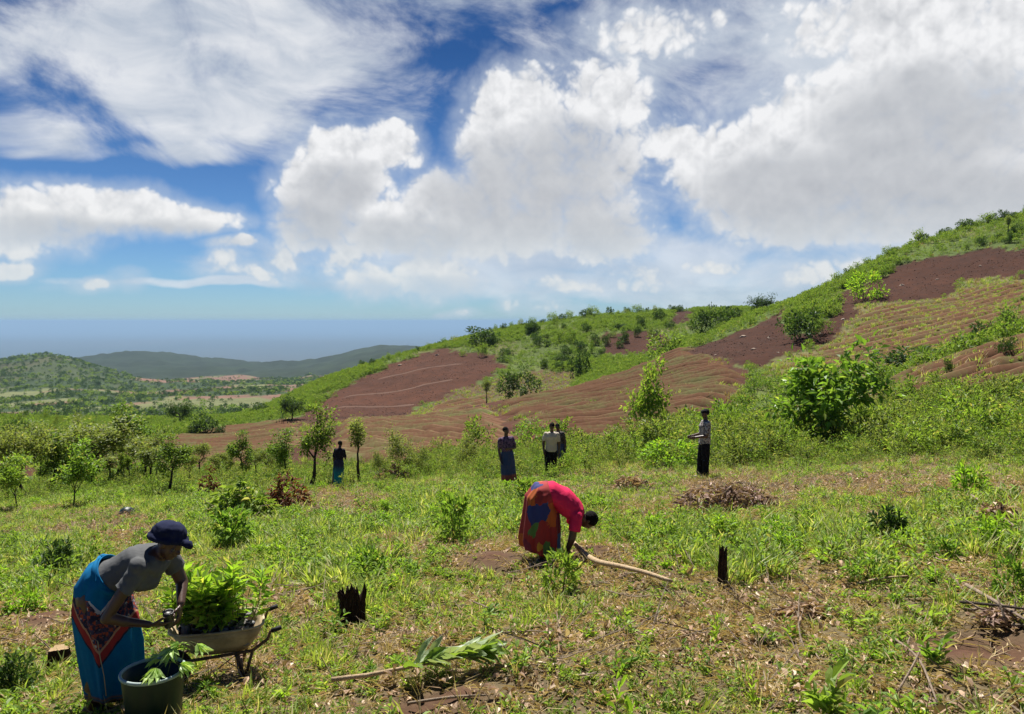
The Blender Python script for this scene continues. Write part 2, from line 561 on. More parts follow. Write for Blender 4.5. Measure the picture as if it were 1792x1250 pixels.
def classify(X, Y, Z):
    u, v = project(X, Y, Z)
    jit = np.clip(6.0, 0, 6)
    ju = u + (fbm(X * 0.12, Y * 0.12, 51, 4) - 0.5) * 34 + (fbm(X * 0.7, Y * 0.7, 53, 2) - 0.5) * 14
    jv = v + (fbm(X * 0.15, Y * 0.15, 52, 4) - 0.5) * 15 + (fbm(X * 0.8, Y * 0.8, 54, 2) - 0.5) * 8
    c = np.where(Y < 44, FG, SCRUB)
    c = np.where((Y < 62) & (u > 1350), FG, c)
    c = np.where(inpoly(ju, jv, FIELD_L) & (Y > 46) & (Y < 175), RED, c)
    c = np.where(inpoly(ju, jv, FIELD_L2) & (Y > 50) & (Y < 150), RED, c)
    c = np.where(inpoly(ju, jv, FIELD_A) & (Y > 44) & (Y < 178), RED, c)
    c = np.where(inpoly(ju, jv, FIELD_GRASSY) & (Y > 66) & (Y < 210), GRASSY, c)
    c = np.where(inpoly(ju, jv, FIELD_TILLED) & (Y > 70) & (Y < 215), DARKSOIL, c)
    c = np.where(inpoly(ju, jv, FIELD_D) & (Y > 41) & (Y < 60), MIXED, c)
    c = np.where(inpoly(ju, jv, FIELD_B2) & (Y > 140) & (Y < 330), MIXED, c)
    c = np.where(inpoly(ju, jv, FIELD_B) & (Y > 140) & (Y < 340), RED, c)
    c = np.where((inpoly(ju, jv, FIELD_B3) | inpoly(ju, jv, FIELD_B4)) & (Y > 210) & (Y < 430), DARKSOIL, c)
    c = np.where(Y > 480, FARLAND, c)
    return c


PALETTE = np.array([
    (0.125, 0.098, 0.055),   # foreground soil and litter
    (0.070, 0.100, 0.022),   # scrub
    (0.056, 0.0205, 0.0105),   # red soil
    (0.040, 0.0140, 0.0068),   # freshly tilled soil
    (0.105, 0.095, 0.038),   # stubble and grass
    (0.075, 0.048, 0.025),   # soil with weeds
    (0.075, 0.090, 0.035),   # far country
])


def ground_colour(X, Y, Z):
    c = classify(X, Y, Z)
    col = PALETTE[c]
    n1 = fbm(X * 0.35, Y * 0.35, 61, 4)[:, None]
    n2 = fbm(X * 0.045, Y * 0.045, 62, 4)[:, None]
    col = col * (0.72 + 0.56 * n1)
    # scrub and stubble vary between fresh green and dry straw
    dry = np.array((0.130, 0.105, 0.048))
    k = np.clip((n2 - 0.56) * 5, 0, 1) * 0.6
    g = ((c == SCRUB) | (c == GRASSY))[:, None]
    col = np.where(g, col * (1 - k) + dry * k, col)
    # fields: weedy streaks
    weed = np.array((0.075, 0.080, 0.026))
    k = np.clip((fbm(X * 0.10, Y * 0.10, 63, 4)[:, None] - 0.55) * 4, 0, 1) * 0.35
    col = np.where((c == RED)[:, None] & (Y < 150)[:, None], col * (1 - k) + weed * k, col)
    k = np.clip((fbm(X * 0.6, Y * 0.6, 64, 3)[:, None] - 0.45) * 5, 0, 1) * 0.7
    col = np.where((c == MIXED)[:, None], col * (1 - k) + weed * k, col)
    # freshly dug earth
    for (mx, my, mr, mh) in MOUNDS:
        k = np.exp(-((X - mx) ** 2 + (Y - my) ** 2) / (mr * mr) * 1.2)[:, None] * 0.95
        k = np.clip(k * (0.6 + 0.9 * n1), 0, 1)
        col = col * (1 - k) + np.array((0.085, 0.042, 0.026)) * k
    # far country: woodland, cropland and bare fields
    f = (c == FARLAND)
    if f.any():
        n = fbm(X * 0.011, Y * 0.0065, 71, 5)
        m = fbm(X * 0.014, Y * 0.008, 72, 4)
        wood = np.array((0.030, 0.050, 0.018))
        crop = np.array((0.115, 0.125, 0.050))
        bare = np.array((0.150, 0.085, 0.058))
        fc = np.where((n > 0.55)[:, None], wood, np.where((m > 0.54)[:, None], bare, crop))
        k = smooth01(n, 0.50, 0.60)[:, None]
        k2 = smooth01(m, 0.47, 0.56)[:, None]
        fc = (crop * (1 - k2) + bare * k2) * (1 - k) + wood * k
        uu, _ = project(X, Y, Z)
        hill = ((Y > 1500) & (Y < 2700) & (uu < 230)) | ((Y > 3000) & (Y < 6800))
        kk = np.where(hill, np.where(Y > 3000, 1.0, 0.8), 0.0)[:, None]
        fc = fc * (1 - kk) + wood * np.where(Y > 2900, 0.5, 1.0)[:, None] * kk * (0.5 + 1.0 * m[:, None])  # far ridge: dark forest, darkened further for cloud shadow put into the colour
        pl = smooth01(Y, 7000, 9500)[:, None]
        n = fbm(X * 0.0005, Y * 0.00022, 73, 5)[:, None]
        fc = fc * (1 - pl) + (np.array((0.026, 0.036, 0.026)) * (1 - n) + np.array((0.060, 0.058, 0.045)) * n) * pl
        b = smooth01(Y, 480, 620)[:, None]
        col = np.where(f[:, None], PALETTE[SCRUB] * (1 - b) + fc * b, col)
    return np.clip(col, 0.005, 0.6)


# ------------------------------------------------------------------ mesh helpers
def tag(o, label=None, cat=None, group=None, kind=None):
    if label:
        o['label'] = label
    if cat:
        o['category'] = cat
    if group:
        o['group'] = group
    if kind:
        o['kind'] = kind
    return o


def link(name, data, parent=None):
    o = bpy.data.objects.new(name, data)
    COL.objects.link(o)
    if parent is not None:
        o.parent = parent
    return o


def empty(name, loc=(0, 0, 0), rz=0.0, sc=1.0):
    o = link(name, None)
    o.empty_display_size = 0.1
    o.location = loc
    o.rotation_euler = (0, 0, rz)
    o.scale = (sc, sc, sc)
    return o


def np_mesh(name, V, faces, mats=(), smooth=False, uv=None):
    """V: (n,3); faces: (m,3) or (m,4) array"""
    me = bpy.data.meshes.new(name)
    V = np.asarray(V, np.float32)
    faces = np.asarray(faces, np.int32)
    m, k = faces.shape
    me.vertices.add(len(V))
    me.vertices.foreach_set('co', V.ravel())
    me.loops.add(m * k)
    me.loops.foreach_set('vertex_index', faces.ravel())
    me.polygons.add(m)
    me.polygons.foreach_set('loop_start', np.arange(0, m * k, k, dtype=np.int32))
    me.polygons.foreach_set('loop_total', np.full(m, k, np.int32))
    me.polygons.foreach_set('use_smooth', np.full(m, smooth, bool))
    for q in mats:
        me.materials.append(q)
    me.update(calc_edges=True)
    me.validate()
    return me


def new_mat(name):
    m = bpy.data.materials.new(name)
    m.use_nodes = True
    k = NT(m.node_tree)
    b = k.n['Principled BSDF']
    return m, k, b


# ------------------------------------------------------------------ ground sheet
def ground_material():
    m, k, b = new_mat('ground')
    a = k.attr('tint').outputs['Color']
    geo = k.node('ShaderNodeNewGeometry')
    pos = geo.outputs['Position']
    n1 = k.noise(pos, 1.4, 8, 0.65)
    n2 = k.noise(pos, 18.0, 6, 0.7)
    f1 = k.ramp(n1, 0.25, 0.75)
    f2 = k.ramp(n2, 0.25, 0.75)
    sc = k.math('MULTIPLY_ADD', f1, 0.55, k.math('MULTIPLY_ADD', f2, 0.5, 0.48))
    n3 = k.noise(k.vmath('MULTIPLY', pos, (1, 1, 0.3)), 0.02, 6, 0.6)
    sc = k.math('MULTIPLY', sc, k.math('MULTIPLY_ADD', n3, 0.9, 0.55))
    n4 = k.noise(pos, 0.35, 7, 0.7, 0.6)
    sc = k.math('MULTIPLY', sc, k.math('MULTIPLY_ADD', k.ramp(n4, 0.3, 0.7), 0.5, 0.75))
    nd = k.node('ShaderNodeVectorMath', operation='SCALE')
    k.l.new(a, nd.inputs[0])
    k.l.new(sc, nd.inputs['Scale'])
    k.l.new(nd.outputs[0], b.inputs['Base Color'])
    b.inputs['Roughness'].default_value = 0.95
    b.inputs['Specular IOR Level'].default_value = 0.12
    bp = k.node('ShaderNodeBump')
    bp.inputs['Strength'].default_value = 0.8
    bp.inputs['Distance'].default_value = 0.05
    k.l.new(k.math('ADD', n1, k.math('MULTIPLY', n2, 0.4)), bp.inputs['Height'])
    k.l.new(bp.outputs[0], b.inputs['Normal'])
    return m


M_GROUND = ground_material()


def build_ground():
    ys = [np.arange(-6, 22, 0.13)]
    y = 22.0
    far = []
    while y < 110000:
        far.append(y)
        y *= 1.013 if y < 420 else (1.02 if y < 9000 else 1.08)
    Y = np.concatenate([ys[0], np.array(far)])
    T = np.linspace(-1.05, 1.05, 440)
    TT, YY = np.meshgrid(T, Y)
    XX = TT * (YY + 14.0)
    X, Yf = XX.ravel(), YY.ravel()
    Z = ground_z(X, Yf)
    nr, nc = XX.shape
    idx = np.arange(nr * nc).reshape(nr, nc)
    faces = np.stack([idx[:-1, :-1], idx[:-1, 1:], idx[1:, 1:], idx[1:, :-1]], -1).reshape(-1, 4)
    me = np_mesh('ground', np.stack([X, Yf, Z], 1), faces, [M_GROUND], smooth=True)
    colr = np.ones((len(X), 4), np.float32)
    colr[:, :3] = ground_colour(X, Yf, Z)
    at = me.attributes.new('tint', 'FLOAT_COLOR', 'POINT')
    at.data.foreach_set('color', colr.ravel())
    o = link('ground', me)
    tag(o, 'weedy hillside, ridged red fields and hazy plain', kind='structure')
    return o, float(Z.min()), float(Z.max())


GROUND, ZMIN, ZMAX = build_ground()


# ------------------------------------------------------------------ planting ridges of the fields
def ridge_material():
    m, k, b = new_mat('ridge_soil')
    geo = k.node('ShaderNodeNewGeometry')
    pos = geo.outputs['Position']
    n1 = k.noise(pos, 0.13, 5, 0.6)
    n2 = k.noise(pos, 2.5, 6, 0.65)
    soil = k.mix(n2, (0.080, 0.036, 0.019, 1), (0.155, 0.082, 0.044, 1))
    weed = k.mix(n2, (0.070, 0.080, 0.025, 1), (0.150, 0.140, 0.055, 1))
    k.l.new(k.mix(k.ramp(k.math('MULTIPLY_ADD', n2, 0.5, n1), 0.70, 0.96), soil, weed), b.inputs['Base Color'])
    b.inputs['Roughness'].default_value = 0.95
    b.inputs['Specular IOR Level'].default_value = 0.1
    return m


M_RIDGE = ridge_material()
M_BUND, _k, _b = new_mat('bund_soil')
_b.inputs['Base Color'].default_value = (0.095, 0.045, 0.026, 1)
_b.inputs['Roughness'].default_value = 0.95
rng = np.random.default_rng(7)


def ridges(poly, y0, y1, angle, spacing, xr, wid, hgt, step=1.6, wob=1.0, curve=0.0, mat=None):
    """parallel ridges across a field, following the fall of the ground"""
    ca, sa = math.cos(R(angle)), math.sin(R(angle))
    cx, cy = (xr[0] + xr[1]) / 2, (y0 + y1) / 2
    ext = math.hypot(xr[1] - xr[0], y1 - y0) / 2 + 10
    n = 0
    s = -ext
    while s < ext:
        s += spacing * (0.9 + 0.2 * rng.random())
        t = np.arange(-ext, ext, step)
        off = s + wob * (fbm(t * 0.03 + 5, np.full_like(t, s * 0.01), 83, 2) - 0.5) * 6 + (fbm(t * 0.4, np.full_like(t, s), 84, 2) - 0.5) * 0.3 + curve * t * t
        X = cx + ca * t - sa * off
        Y = cy + sa * t + ca * off
        ok = (Y > y0) & (Y < y1) & (X > xr[0]) & (X < xr[1])
        Z = np.full_like(X, 0.0)
        if not ok.any():
            continue
        Z = ground_z(X, np.maximum(Y, 3))
        u, v = project(X, Y, Z)
        ok &= inpoly(u + (fbm(X * 0.12, Y * 0.12, 51, 4) - 0.5) * 30, v + (fbm(X * 0.15, Y * 0.15, 52, 4) - 0.5) * 12, poly)
        ok &= (u > -120) & (u < 1920)
        i = 0
        while i < len(ok):
            if not ok[i]:
                i += 1
                continue
            j = i
            while j < len(ok) and ok[j]:
                j += 1
            if j - i > 3:
                x, y, z = X[i:j], Y[i:j], Z[i:j]
                m = j - i
                nx, ny = -sa, ca
                w2 = wid / 2 * (0.85 + 0.3 * rng.random(m))
                h = hgt * (0.7 + 0.6 * rng.random(m))
                h[0] = h[-1] = 0.0
                L = np.stack([x - nx * w2, y - ny * w2], 1)
                A = np.stack([x - nx * w2 * 0.3, y - ny * w2 * 0.3], 1)
                B = np.stack([x + nx * w2 * 0.3, y + ny * w2 * 0.3], 1)
                Q = np.stack([x + nx * w2, y + ny * w2], 1)
                P2 = np.concatenate([L, A, B, Q])
                zz = ground_z(P2[:, 0], P2[:, 1]) - 0.06
                zz[m:2 * m] += h + 0.04
                zz[2 * m:3 * m] += h + 0.02
                V = np.column_stack([P2, zz])
                a = np.arange(m - 1)
                fs = [np.stack([a + q * m, a + 1 + q * m, a + 1 + (q + 1) * m, a + (q + 1) * m], 1) for q in range(3)]
                me = np_mesh('ridge', V, np.concatenate(fs), [mat or M_RIDGE], smooth=True)
                link('ridge', me, GROUND)
                n += 1
            i = j
    return n


NR = []
NR.append(ridges([(600, 738), (700, 736), (850, 712), (905, 760), (880, 800), (850, 850), (600, 850), (560, 800)], 46, 140, -38, 2.5, (-40, 10), 1.35, 0.62))
NR.append(ridges([(850, 711), (1000, 682), (1130, 640), (1200, 606), (1262, 625), (1310, 655), (1290, 700), (1250, 740), (1180, 790), (1000, 830), (905, 800), (905, 760)], 44, 150, -6, 2.2, (-8, 60), 1.2, 0.58))
NR.append(ridges(FIELD_D, 41, 60, 14, 1.7, (15, 52), 0.95, 0.40, step=1.0))
NR.append(ridges(FIELD_L + [], 48, 170, 4, 3.2, (-75, -20), 1.7, 0.5, step=2.2))
NR.append(ridges(FIELD_GRASSY, 68, 200, 8, 2.9, (25, 160), 1.7, 0.42, step=2.5))
NR.append(ridges([(740, 726), (775, 702), (850, 690), (870, 712), (800, 728)], 150, 300, 40, 4.0, (-45, 5), 2.2, 0.7, step=2.5))
NR.append(ridges([(560, 722), (660, 662), (760, 618), (850, 640), (740, 702), (690, 730)], 150, 330, 28, 26.0, (-80, -2), 1.3, 0.22, step=3.0, mat=M_BUND))
print('ridges', NR)


# ------------------------------------------------------------------ haze
def build_haze():
    x = 130000.0
    y0, y1, z0, z1 = -400.0, 112000.0, ZMIN - 1.0, ZMAX + 12.0
    V = [(sx * x, yy, zz) for zz in (z0, z1) for yy in (y0, y1) for sx in (-1, 1)]
    Fc = [(0, 2, 3, 1), (4, 5, 7, 6), (0, 1, 5, 4), (2, 6, 7, 3), (0, 4, 6, 2), (1, 3, 7, 5)]
    m = bpy.data.materials.new('haze')
    m.use_nodes = True
    k = NT(m.node_tree)
    for nd in list(k.n):
        k.n.remove(nd)
    out = k.node('ShaderNodeOutputMaterial')
    pv = k.node('ShaderNodeVolumePrincipled')
    pv.inputs['Color'].default_value = (0.38, 0.58, 0.82, 1)
    pv.inputs['Density'].default_value = HAZE_DENSITY
    pv.inputs['Anisotropy'].default_value = 0.0
    k.l.new(pv.outputs[0], out.inputs['Volume'])
    o = link('haze', np_mesh('haze', V, Fc, [m]))
    o.display_type = 'WIRE'
    tag(o, 'pale blue haze lying over the far plain', kind='stuff')


HAZE_DENSITY = 4.2e-5
build_haze()


# ------------------------------------------------------------------ plant materials
def leaf_material(name, c0, c1, c2, trans=0.45, rough=0.55, rand=True):
    """leaves: colour runs from c0 to c1 between plants, c2 marks the odd yellowed leaf"""
    m = bpy.data.materials.new(name)
    m.use_nodes = True
    k = NT(m.node_tree)
    b = k.n['Principled BSDF']
    out = k.n['Material Output']
    oi = k.node('ShaderNodeObjectInfo')
    geo = k.node('ShaderNodeNewGeometry')
    ri = geo.outputs['Random Per Island']
    f = k.math('MULTIPLY_ADD', oi.outputs['Random'], 0.6, k.math('MULTIPLY', ri, 0.4))
    c = k.mix(f, (*c0, 1), (*c1, 1))
    c = k.mix(k.ramp(ri, 0.90, 0.96), c, (*c2, 1))
    vv = k.math('FRACT', k.math('MULTIPLY', ri, 7.31))
    nd = k.node('ShaderNodeVectorMath', operation='SCALE')
    k.l.new(c, nd.inputs[0])
    k.l.new(k.math('MULTIPLY_ADD', vv, 0.6, 0.68), nd.inputs['Scale'])
    k.l.new(nd.outputs[0], b.inputs['Base Color'])
    b.inputs['Roughness'].default_value = rough
    b.inputs['Specular IOR Level'].default_value = 0.35
    tr = k.node('ShaderNodeBsdfTranslucent')
    tc_ = k.mix(1.0, nd.outputs[0], (1.25, 1.25, 0.55, 1), 'MULTIPLY')
    k.l.new(tc_, tr.inputs['Color'])
    mx_ = k.node('ShaderNodeMixShader')
    mx_.inputs[0].default_value = trans
    k.l.new(b.outputs[0], mx_.inputs[1])
    k.l.new(tr.outputs[0], mx_.inputs[2])
    k.l.new(mx_.outputs[0], out.inputs['Surface'])
    return m


M_GRASS = leaf_material('grass_blades', (0.190, 0.300, 0.052), (0.340, 0.405, 0.100), (0.50, 0.44, 0.24), 0.5)
M_WEED = leaf_material('weed_leaves', (0.140, 0.265, 0.042), (0.265, 0.370, 0.072), (0.42, 0.40, 0.14), 0.5)
M_LIME = leaf_material('lime_leaves', (0.190, 0.350, 0.036), (0.290, 0.430, 0.055), (0.36, 0.38, 0.08), 0.55)
M_DARKLEAF = leaf_material('dark_leaves', (0.036, 0.078, 0.022), (0.070, 0.125, 0.032), (0.12, 0.17, 0.05), 0.35)
M_OLIVE = leaf_material('olive_leaves', (0.145, 0.200, 0.052), (0.235, 0.280, 0.088), (0.32, 0.30, 0.13), 0.5)
M_SCRUB = leaf_material('scrub_leaves', (0.115, 0.205, 0.038), (0.200, 0.280, 0.058), (0.26, 0.26, 0.10), 0.5)
M_PALE = leaf_material('pale_underside_leaves', (0.30, 0.40, 0.22), (0.42, 0.50, 0.30), (0.46, 0.50, 0.32), 0.35, 0.45)
M_STRAW = leaf_material('dry_straw', (0.34, 0.26, 0.13), (0.54, 0.43, 0.24), (0.26, 0.16, 0.09), 0.25, 0.8)
M_DEAD = leaf_material('dead_leaves', (0.28, 0.175, 0.110), (0.50, 0.365, 0.255), (0.56, 0.45, 0.34), 0.2, 0.85)
M_REDDEAD = leaf_material('red_dead_leaves', (0.14, 0.048, 0.025), (0.25, 0.10, 0.052), (0.32, 0.18, 0.10), 0.25, 0.8)


def bark_material(name, c0, c1, scale=9.0):
    m, k, b = new_mat(name)
    tcn = k.node('ShaderNodeTexCoord')
    st = k.vmath('MULTIPLY', tcn.outputs['Object'], (1, 1, 0.25))
    n = k.noise(st, scale * 2.5, 8, 0.7)
    k.l.new(k.mix(k.ramp(n, 0.3, 0.7), (*c0, 1), (*c1, 1)), b.inputs['Base Color'])
    b.inputs['Roughness'].default_value = 0.95
    b.inputs['Specular IOR Level'].default_value = 0.1
    bp = k.node('ShaderNodeBump')
    bp.inputs['Strength'].default_value = 0.9
    bp.inputs['Distance'].default_value = 0.02
    k.l.new(n, bp.inputs['Height'])
    k.l.new(bp.outputs[0], b.inputs['Normal'])
    return m


M_BARK = bark_material('bark', (0.030, 0.024, 0.020), (0.085, 0.068, 0.055))
M_CHAR = bark_material('charred_wood', (0.008, 0.006, 0.005), (0.070, 0.040, 0.030), 14)
M_STEM = bark_material('green_stem', (0.09, 0.12, 0.04), (0.16, 0.17, 0.07))
M_PALEWOOD = bark_material('peeled_wood', (0.30, 0.21, 0.12), (0.52, 0.40, 0.26), 6)
M_TWIG = bark_material('dry_twig', (0.15, 0.11, 0.08), (0.34, 0.27, 0.20), 8)
M_CUTWOOD = bark_material('cut_wood', (0.28, 0.19, 0.10), (0.42, 0.31, 0.18), 8)


# ------------------------------------------------------------------ plant geometry
def unit(a):
    return a / np.maximum(np.linalg.norm(a, axis=-1, keepdims=True), 1e-9)


def leaf_arrays(C, D, Ln, Wd, r, fold=0.25, droop=0.15, oval=False):
    """leaves with base points C, directions D, lengths and widths: folded diamonds, or six-sided ovals for those seen close"""
    n = len(C)
    D = unit(D)
    up = np.tile(np.array((0, 0, 1.0)), (n, 1)) + r.normal(0, 0.45, (n, 3))
    S = unit(np.cross(D, up))
    N = np.cross(S, D)
    Ln = np.broadcast_to(Ln, (n,))[:, None]
    Wd = np.broadcast_to(Wd, (n,))[:, None]
    tip = C + D * Ln - N * Ln * droop
    if not oval:
        mid = C + D * Ln * 0.45
        V = np.stack([C, mid - S * Wd * 0.5 + N * Wd * fold, tip, mid + S * Wd * 0.5 + N * Wd * fold], 1).reshape(-1, 3)
        i = np.arange(n)[:, None] * 4
        return V, np.concatenate([i + np.array([[0, 2, 1]]), i + np.array([[0, 3, 2]])], 0)
    m1 = C + D * Ln * 0.28
    m2 = C + D * Ln * 0.66 - N * Ln * droop * 0.35
    V = np.stack([C, m1 - S * Wd * 0.42 + N * Wd * fold, m2 - S * Wd * 0.42 + N * Wd * fold, tip, m2 + S * Wd * 0.42 + N * Wd * fold, m1 + S * Wd * 0.42 + N * Wd * fold, m2], 1).reshape(-1, 3)
    i = np.arange(n)[:, None] * 7
    Fc = [i + np.array([q]) for q in ([0, 6, 1], [1, 6, 2], [2, 6, 3], [3, 6, 4], [4, 6, 5], [5, 6, 0])]
    return V, np.concatenate(Fc, 0)


def tube_arrays(P, rad, sides=5, cap=True):
    """tapered tube along points P"""
    P = np.asarray(P, float)
    n = len(P)
    T = unit(np.gradient(P, axis=0))
    ref = np.array((0.31, 0.17, 0.93)) if abs(T[0][2]) < 0.9 else np.array((1.0, 0.1, 0))
    V = []
    for i in range(n):
        s = unit(np.cross(T[i], ref))
        q = np.cross(s, T[i])
        a = np.arange(sides) / sides * 2 * math.pi
        V.append(P[i] + rad[i] * (np.cos(a)[:, None] * s + np.sin(a)[:, None] * q))
    V = np.concatenate(V)
    Fc = []
    for i in range(n - 1):
        for j in range(sides):
            a0, a1 = i * sides + j, i * sides + (j + 1) % sides
            Fc.append((a0, a1, a1 + sides))
            Fc.append((a0, a1 + sides, a0 + sides))
    if cap:
        for base, flip in ((0, 1), ((n - 1) * sides, 0)):
            for j in range(1, sides - 1):
                t = (base, base + j, base + j + 1)
                Fc.append(t[::-1] if flip else t)
    return V, np.array(Fc)


def merge(parts):
    Vs, Fs, o = [], [], 0
    for V, Fc in parts:
        Vs.append(V)
        Fs.append(Fc + o)
        o += len(V)
    return np.concatenate(Vs), np.concatenate(Fs)


def two_mat_mesh(name, A, matA, B, matB):
    """leaves A and stems B in one mesh with two materials"""
    V, Fc = merge([A, B])
    me = np_mesh(name, V, Fc, [matA, matB])
    idx = np.zeros(len(Fc), np.int32)
    idx[len(A[1]):] = 1
    if len(me.polygons) == len(idx):
        me.polygons.foreach_set('material_index', idx)
    return me


def curve_pts(p0, d, length, bend, r, n=5):
    """a wandering line from p0"""
    P = [np.array(p0, float)]
    d = unit(np.array(d, float))
    for _ in range(n):
        d = unit(d + r.normal(0, bend, 3))
        P.append(P[-1] + d * length / n)
    return np.array(P), d


def grass_tuft(seed, n=16, h=0.22, spread=0.07, wid=0.006, mat=None, lean=0.5):
    r = np.random.default_rng(seed)
    V, Fc = [], []
    for i in range(n):
        a = r.random() * 6.283
        b = np.array((math.cos(a), math.sin(a), 0)) * spread * r.random()
        L = h * (0.45 + 0.75 * r.random())
        az = a + r.normal(0, 0.6)
        out = np.array((math.cos(az), math.sin(az), 0))
        side = np.array((-out[1], out[0], 0))
        ln = lean * (0.3 + r.random())
        p1 = b + np.array((0, 0, L * 0.5)) + out * L * 0.18 * ln
        p2 = b + np.array((0, 0, L * 0.86)) + out * L * 0.62 * ln
        wv = wid * (0.7 + 0.7 * r.random())
        o = len(V)
        V += [b - side * wv, b + side * wv, p1 - side * wv * 0.9, p1 + side * wv * 0.9, p2]
        Fc += [(o, o + 1, o + 3), (o, o + 3, o + 2), (o + 2, o + 3, o + 4)]
    return np_mesh('grass_tuft', np.array(V), np.array(Fc), [mat or M_GRASS])


def herb(seed, nst=4, h=0.25, leaf=0.05, per=7, mat=None, wr=0.42, oval=False):
    r = np.random.default_rng(seed)
    C, D, L, stems = [], [], [], []
    for s in range(nst):
        d = np.array((r.normal(0, 0.45), r.normal(0, 0.45), 1))
        hh = h * (0.5 + 0.6 * r.random())
        P, _ = curve_pts((r.normal(0, h * 0.12), r.normal(0, h * 0.12), 0), d, hh, 0.13, r, 4)
        stems.append(tube_arrays(P, np.linspace(0.004, 0.0015, 5) * (h / 0.25) ** 0.5, 3, False))
        for q in range(per):
            t = 0.2 + 0.8 * (q + r.random() * 0.5) / per
            x = t * 4
            i = min(int(x), 3)
            c = P[i] + (P[i + 1] - P[i]) * (x - i)
            a = q * 2.4 + r.normal(0, 0.3)
            C.append(c)
            D.append((math.cos(a), math.sin(a), 0.35 + 0.5 * t + r.normal(0, 0.2)))
            L.append(leaf * (0.65 + 0.6 * r.random()))
    A = leaf_arrays(np.array(C), np.array(D), np.array(L), np.array(L) * wr, r, oval=oval)
    return two_mat_mesh('herb', A, mat or M_WEED, merge(stems), M_STEM)


def dead_leaf(seed, s=0.07, mat=None):
    r = np.random.default_rng(seed)
    n = 5
    C = r.normal(0, s * 1.5, (n, 3)) * np.array((1, 1, 0.16)) + np.array((0, 0, s * 0.18))
    a = r.random(n) * 6.283
    D = np.stack([np.cos(a), np.sin(a), r.normal(0, 0.35, n)], 1)
    L = s * (0.7 + 0.7 * r.random(n))
    V, Fc = leaf_arrays(C, D, L, L * 0.55, r, fold=0.4 * r.random() + 0.05, droop=0.30, oval=True)
    return np_mesh('dead_leaf', V, Fc, [mat or M_DEAD])


def chaff_mesh(seed):
    r = np.random.default_rng(seed)
    n = 9
    C = r.normal(0, 0.055, (n, 3)) * np.array((1, 1, 0.12)) + np.array((0, 0, 0.012))
    a = r.random(n) * 6.283
    D = np.stack([np.cos(a), np.sin(a), r.normal(0, 0.18, n)], 1)
    L = 0.05 + 0.11 * r.random(n)
    V, Fc = leaf_arrays(C, D, L, 0.006 + 0.004 * r.random(n), r, 0.1, 0.1)
    return np_mesh('chaff', V, Fc, [M_STRAW])


def twig(seed, L=0.4):
    r = np.random.default_rng(seed)
    P, d = curve_pts((-L / 2, 0, 0.015), (1, 0, 0.08), L, 0.12, r, 5)
    parts = [tube_arrays(P, np.linspace(0.007, 0.003, 6), 4)]
    for _ in range(2):
        i = r.integers(1, 5)
        Q, _d = curve_pts(P[i], (1, r.normal(0, 0.8), 0.2 + 0.2 * r.random()), L * 0.4, 0.15, r, 3)
        parts.append(tube_arrays(Q, np.linspace(0.004, 0.0015, 4), 3))
    V, Fc = merge(parts)
    return np_mesh('twig', V, Fc, [M_TWIG])


def shrub_mesh(seed, r0=1.0, h=1.4, n=420, leaf=0.16, clumps=14, mat=None, stems=5, flat=0.85, wr=0.5, low=0.15, loose=1.0, oval=False):
    """leafy shrub: leaves gathered in uneven clumps, carried by a few stems"""
    r = np.random.default_rng(seed)
    cc = []
    for i in range(clumps):
        a = r.random() * 6.283
        zz = low + (1 - low) * r.random() ** 0.8
        rr = r0 * math.sqrt(max(0.05, 1 - ((zz - 0.45) / 0.62) ** 2)) * (0.35 + 0.65 * r.random())
        cc.append((math.cos(a) * rr, math.sin(a) * rr * (0.8 + 0.4 * r.random()), zz * h * (0.8 + 0.25 * r.random())))
    cc = np.array(cc)
    k = r.integers(0, clumps, n)
    sz = r0 * 0.30 * (0.6 + 0.8 * r.random(clumps)) * loose
    off = unit(r.normal(0, 1, (n, 3))) * (r.random(n) ** 0.45)[:, None] * sz[k][:, None]
    off[:, 2] *= flat
    C = cc[k] + off
    C[:, 2] = np.maximum(C[:, 2], 0.04)
    D = unit(off) * 0.9 + unit(C - np.array((0, 0, h * 0.25))) * 0.6 + r.normal(0, 0.45, (n, 3))
    L = leaf * (0.6 + 0.8 * r.random(n))
    A = leaf_arrays(C, D, L, L * wr, r, oval=oval)
    st = []
    for i in range(stems):
        q = cc[r.integers(0, clumps)]
        b = np.array((r.normal(0, 0.06 * r0), r.normal(0, 0.06 * r0), -0.05))
        m = (b + q) / 2 + r.normal(0, 0.08 * r0, 3)
        st.append(tube_arrays(np.array([b, m, q]), np.array((0.022, 0.016, 0.006)) * max(0.4, r0), 4, False))
    return two_mat_mesh('shrub', A, mat or M_SCRUB, merge(st), M_BARK)


